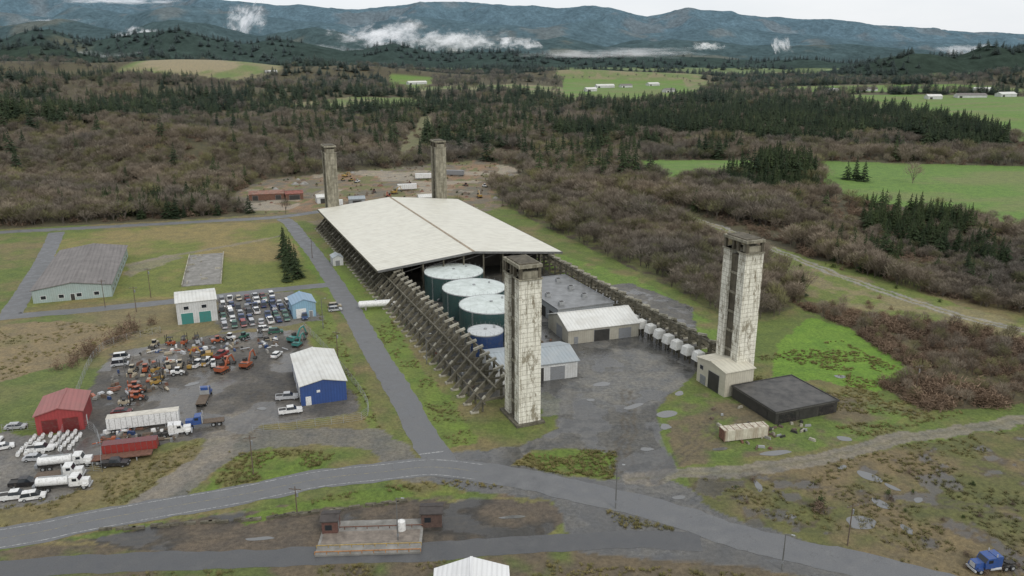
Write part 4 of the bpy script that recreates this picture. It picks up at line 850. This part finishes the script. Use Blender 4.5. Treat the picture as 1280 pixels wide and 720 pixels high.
for q in allopen: k&=~inside(q,x_,y_)
k&=~((x_>90)&(y_<300)&inside(bramble,x_,y_))
k&=dist_line(roadN,x_,y_)>9; k&=dist_line(pathR,x_,y_)>9; k&=~inside(works,x_,y_)
k&=~pastmask(x_,y_); k&=fbm(x_,y_,45,3,90)>.34
x_,y_=x_[k],y_[k]
cmask=np.zeros(len(x_),bool)
for q in conPolys: cmask|=inside(q,x_,y_)
fn=fbm(x_,y_,150,4,55); fc=fbm(x_,y_,85,3,56)
pcon=np.where(cmask,np.where(fc>.46,.8,.12),np.where(inside(conSparse,x_,y_),.22,np.where(y_>1000,np.where(fn>.50,.8,.12),np.where(fn>.60,.35,.02))))
ic=rng.random(len(x_))<pcon
def sizes(n,h0,h1,kx=1.):
    h=h0+(h1-h0)*rng.random(n); w=h*kx*(.85+.4*rng.random(n)); return np.stack([w,w,h],1)
xb,yb=x_[~ic],y_[~ic]; grow=1+np.clip((yb-500)/1500,0,1)*.7; hm_=.65+.7*fbm(xb,yb,60,3,91); hm_=hm_*np.where((xb>150)&(yb<440),.62,1)
S=sizes(len(xb),6,11)*(grow*hm_)[:,None]; S[:,:2]*=1.3; instancer("bare_alder_thicket",addz(xb,yb),S,pb)
xc,yc=x_[ic],y_[ic]; S=sizes(len(xc),11,23)*(.75+.5*fbm(xc,yc,90,3,92))[:,None]; S[:,:2]*=(1.15+np.clip((yc-600)/1500,0,1)*.9)[:,None]; S*=np.where(yc<520,.62,1)[:,None]; instancer("conifer_forest",addz(xc,yc),S,pc)
X1=[];Y1=[]
for q,n in zip(conPolys,(2400,2600,240,160)):
    P=np.array(q); xx=P[:,0].min()+rng.random(n*2)*np.ptp(P[:,0]); yy=P[:,1].min()+rng.random(n*2)*np.ptp(P[:,1]); kk=inside(q,xx,yy)&inview(xx,yy)&(fbm(xx,yy,85,3,56)>.46)&(fbm(xx,yy,22,2,57)>.36)
    for f_ in fields: kk&=~inside(f_,xx,yy)
    X1.append(xx[kk]);Y1.append(yy[kk])
xx=np.concatenate(X1);yy=np.concatenate(Y1); S=sizes(len(xx),10,21)*(.65+.7*fbm(xx,yy,60,3,92))[:,None]; S[:,:2]*=1.25; S*=np.where(yy<520,.62,1)[:,None]; instancer("conifer_forest",addz(xx,yy),S,pc)
def inpoly(q,n):
    P=np.array(q); xx=P[:,0].min()+rng.random(n)*np.ptp(P[:,0]); yy=P[:,1].min()+rng.random(n)*np.ptp(P[:,1]); kk=inside(q,xx,yy)&(dist_line(pathR,xx,yy)>5); return xx[kk],yy[kk]
xx,yy=inpoly(thickM,3800); kk=~inside(works,xx,yy)&(fbm(xx,yy,16,3,89)>.38); xx,yy=xx[kk],yy[kk]; S=sizes(len(xx),4.5,9)*(.65+.7*fbm(xx,yy,30,3,94))[:,None]; S[:,:2]*=1.15; instancer("bare_alder_thicket",addz(xx,yy),S,pb)
xx,yy=inpoly(bramble,3800); kk=fbm(xx,yy,8,3,88)>.38; xx,yy=xx[kk],yy[kk]; S=sizes(len(xx),1.2,3.6)*(.5+.9*fbm(xx,yy,12,3,95))[:,None]; S[:,:2]*=1.4; instancer("bramble_thicket",addz(xx,yy),S,pbr)
xx,yy=inpoly(bramble,460); S=sizes(len(xx),3,6); instancer("bare_alder_thicket",addz(xx,yy),S,pb)
xx,yy=scatter(9000,200,900,1.02); kk=farmask(xx,yy)
for q in allopen: kk&=~inside(q,xx,yy)
kk&=dist_line(pathR,xx,yy)>6; kk&=~inside(works,xx,yy); xx,yy=xx[kk],yy[kk]; S=sizes(len(xx),2,4.5); S[:,:2]*=1.6; instancer("undergrowth",addz(xx,yy),S,pbr)
xx,yy=inpoly(strip,900); kk=fbm(xx,yy,20,3,96)>.52; xx,yy=xx[kk],yy[kk]; instancer("scattered_shrubs",addz(xx,yy),sizes(len(xx),1,3),psh+pbr)
for q,n in ((rearyard,500),(pp("36,150 62,156 83,166 123,176 200,196 200,120 110,100 66,120 52,128"),420)):
    xx,yy=inpoly(q,n); kk=fbm(xx,yy,14,3,97)>.56; xx,yy=xx[kk],yy[kk]; instancer("scattered_shrubs",addz(xx,yy),sizes(len(xx),.8,2.0),psh+pbr)
for f_ in fields:
    P=smooth(f_+[f_[0]],9 if f_ in fields[:2] else 22); P=P[rng.random(len(P))<.6]; xx,yy=P[:,0]+rng.normal(0,3,len(P)),P[:,1]+rng.normal(0,3,len(P)); kk=inview(xx,yy)&((yy>420)|(xx<200)); xx,yy=xx[kk],yy[kk]; instancer("hedgerow_trees",addz(xx,yy),sizes(len(xx),5,10),pb)
T=[]
for q,n in ((pp("36,150 62,156 83,166 123,176 200,196 200,120 110,100 66,120 52,128"),14000),(pp("60,196 80,165 110,178 110,200 100,230 70,215"),5000),(pp("-150,180 -118,222 -104,238 -150,248 -230,222 -230,150"),6000),(pp("-18,160 -8,163 -13,182 -26,210 -40,250 -46,228 -30,192"),2500),(isl[0],900),(isl[1],300),(isl[2],900),(isl[3],1200),(pp("-100,100 -60,117 0,120 40,116 40,104 0,104"),3500),(pp("-38,178 -30,168 -36,186 -50,225 -66,262 -60,230"),1800),(pp("-120,130 -90,140 -72,164 -62,164 -62,150 -66,138 -92,128"),2200)):
    T.append(inpoly(q,n))
xx=np.concatenate([t[0] for t in T]);yy=np.concatenate([t[1] for t in T]); kk=(fbm(xx,yy,7,3,98)>.47)&(dist_line(roadA,xx,yy)>4.3)&(dist_line(roadB,xx,yy)>3.2)&(dist_line(roadC,xx,yy)>3.9)&(dist_line(trackH,xx,yy)>2.5)&(dist_line(track,xx,yy)>3.5); xx,yy=xx[kk],yy[kk]
S=sizes(len(xx),.5,1.2); instancer("rough_grass",addz(xx,yy)+np.array((0,0,.2)),S,pt)
n=6000; yy=2500+rng.random(n)**1.2*1900; xx=(rng.random(n)*2-1)*(.68*yy); zz=hillz(xx,yy); kk=(zz>8)&(fbm(xx,yy,200,3,99)>.42); xx,yy,zz=xx[kk],yy[kk],zz[kk]
S=sizes(len(xx),16,28); S[:,:2]*=1.9; instancer("hillside_conifers",np.stack([xx,yy,zz-2],1),S,pc)

# ---------------------------------------------------------------- sky, sun, camera
w=bpy.data.worlds.new("World"); scene.world=w; w.use_nodes=True; nt=w.node_tree; bg=nt.nodes["Background"]
sky=nt.nodes.new("ShaderNodeTexSky"); sky.sky_type='NISHITA'; sky.sun_disc=False; sky.sun_elevation=math.radians(42); sky.sun_rotation=math.radians(150)
tc=nt.nodes.new("ShaderNodeTexCoord"); mp=mapping(nt,tc.outputs["Generated"],(1,1,3)); n=noise(nt,2.2,5,mp,.6)
cc=ramp(nt,n,[(.3,(.84,.87,.90)),(.7,(1,1,1))]); sc_=mix(nt,1.,cc,(9.9,10.0,10.2),'MULTIPLY')
lk(nt,mix(nt,.9,sky.outputs[0],sc_),bg.inputs[0]); bg.inputs[1].default_value=.1
ld=bpy.data.lights.new("sun",'SUN'); ld.energy=1.35; ld.angle=math.radians(12); ld.color=(1,.96,.9); so=bpy.data.objects.new("sun",ld); scene.collection.objects.link(so)
az=math.radians(150); el=math.radians(42); dv=Vector((math.sin(az)*math.cos(el),math.cos(az)*math.cos(el),math.sin(el))); so.rotation_euler=dv.to_track_quat('Z','Y').to_euler(); so.location=(0,0,300)
cd=bpy.data.cameras.new("camera"); cd.sensor_width=36; cd.lens=28.125; cd.clip_start=.5; cd.clip_end=40000; co=bpy.data.objects.new("camera",cd); scene.collection.objects.link(co)
co.location=(0,0,85); co.rotation_euler=(math.radians(90)-math.atan(.298),0,0); scene.camera=co
scene.view_settings.view_transform='Standard'; scene.view_settings.look='None'; scene.view_settings.exposure=0
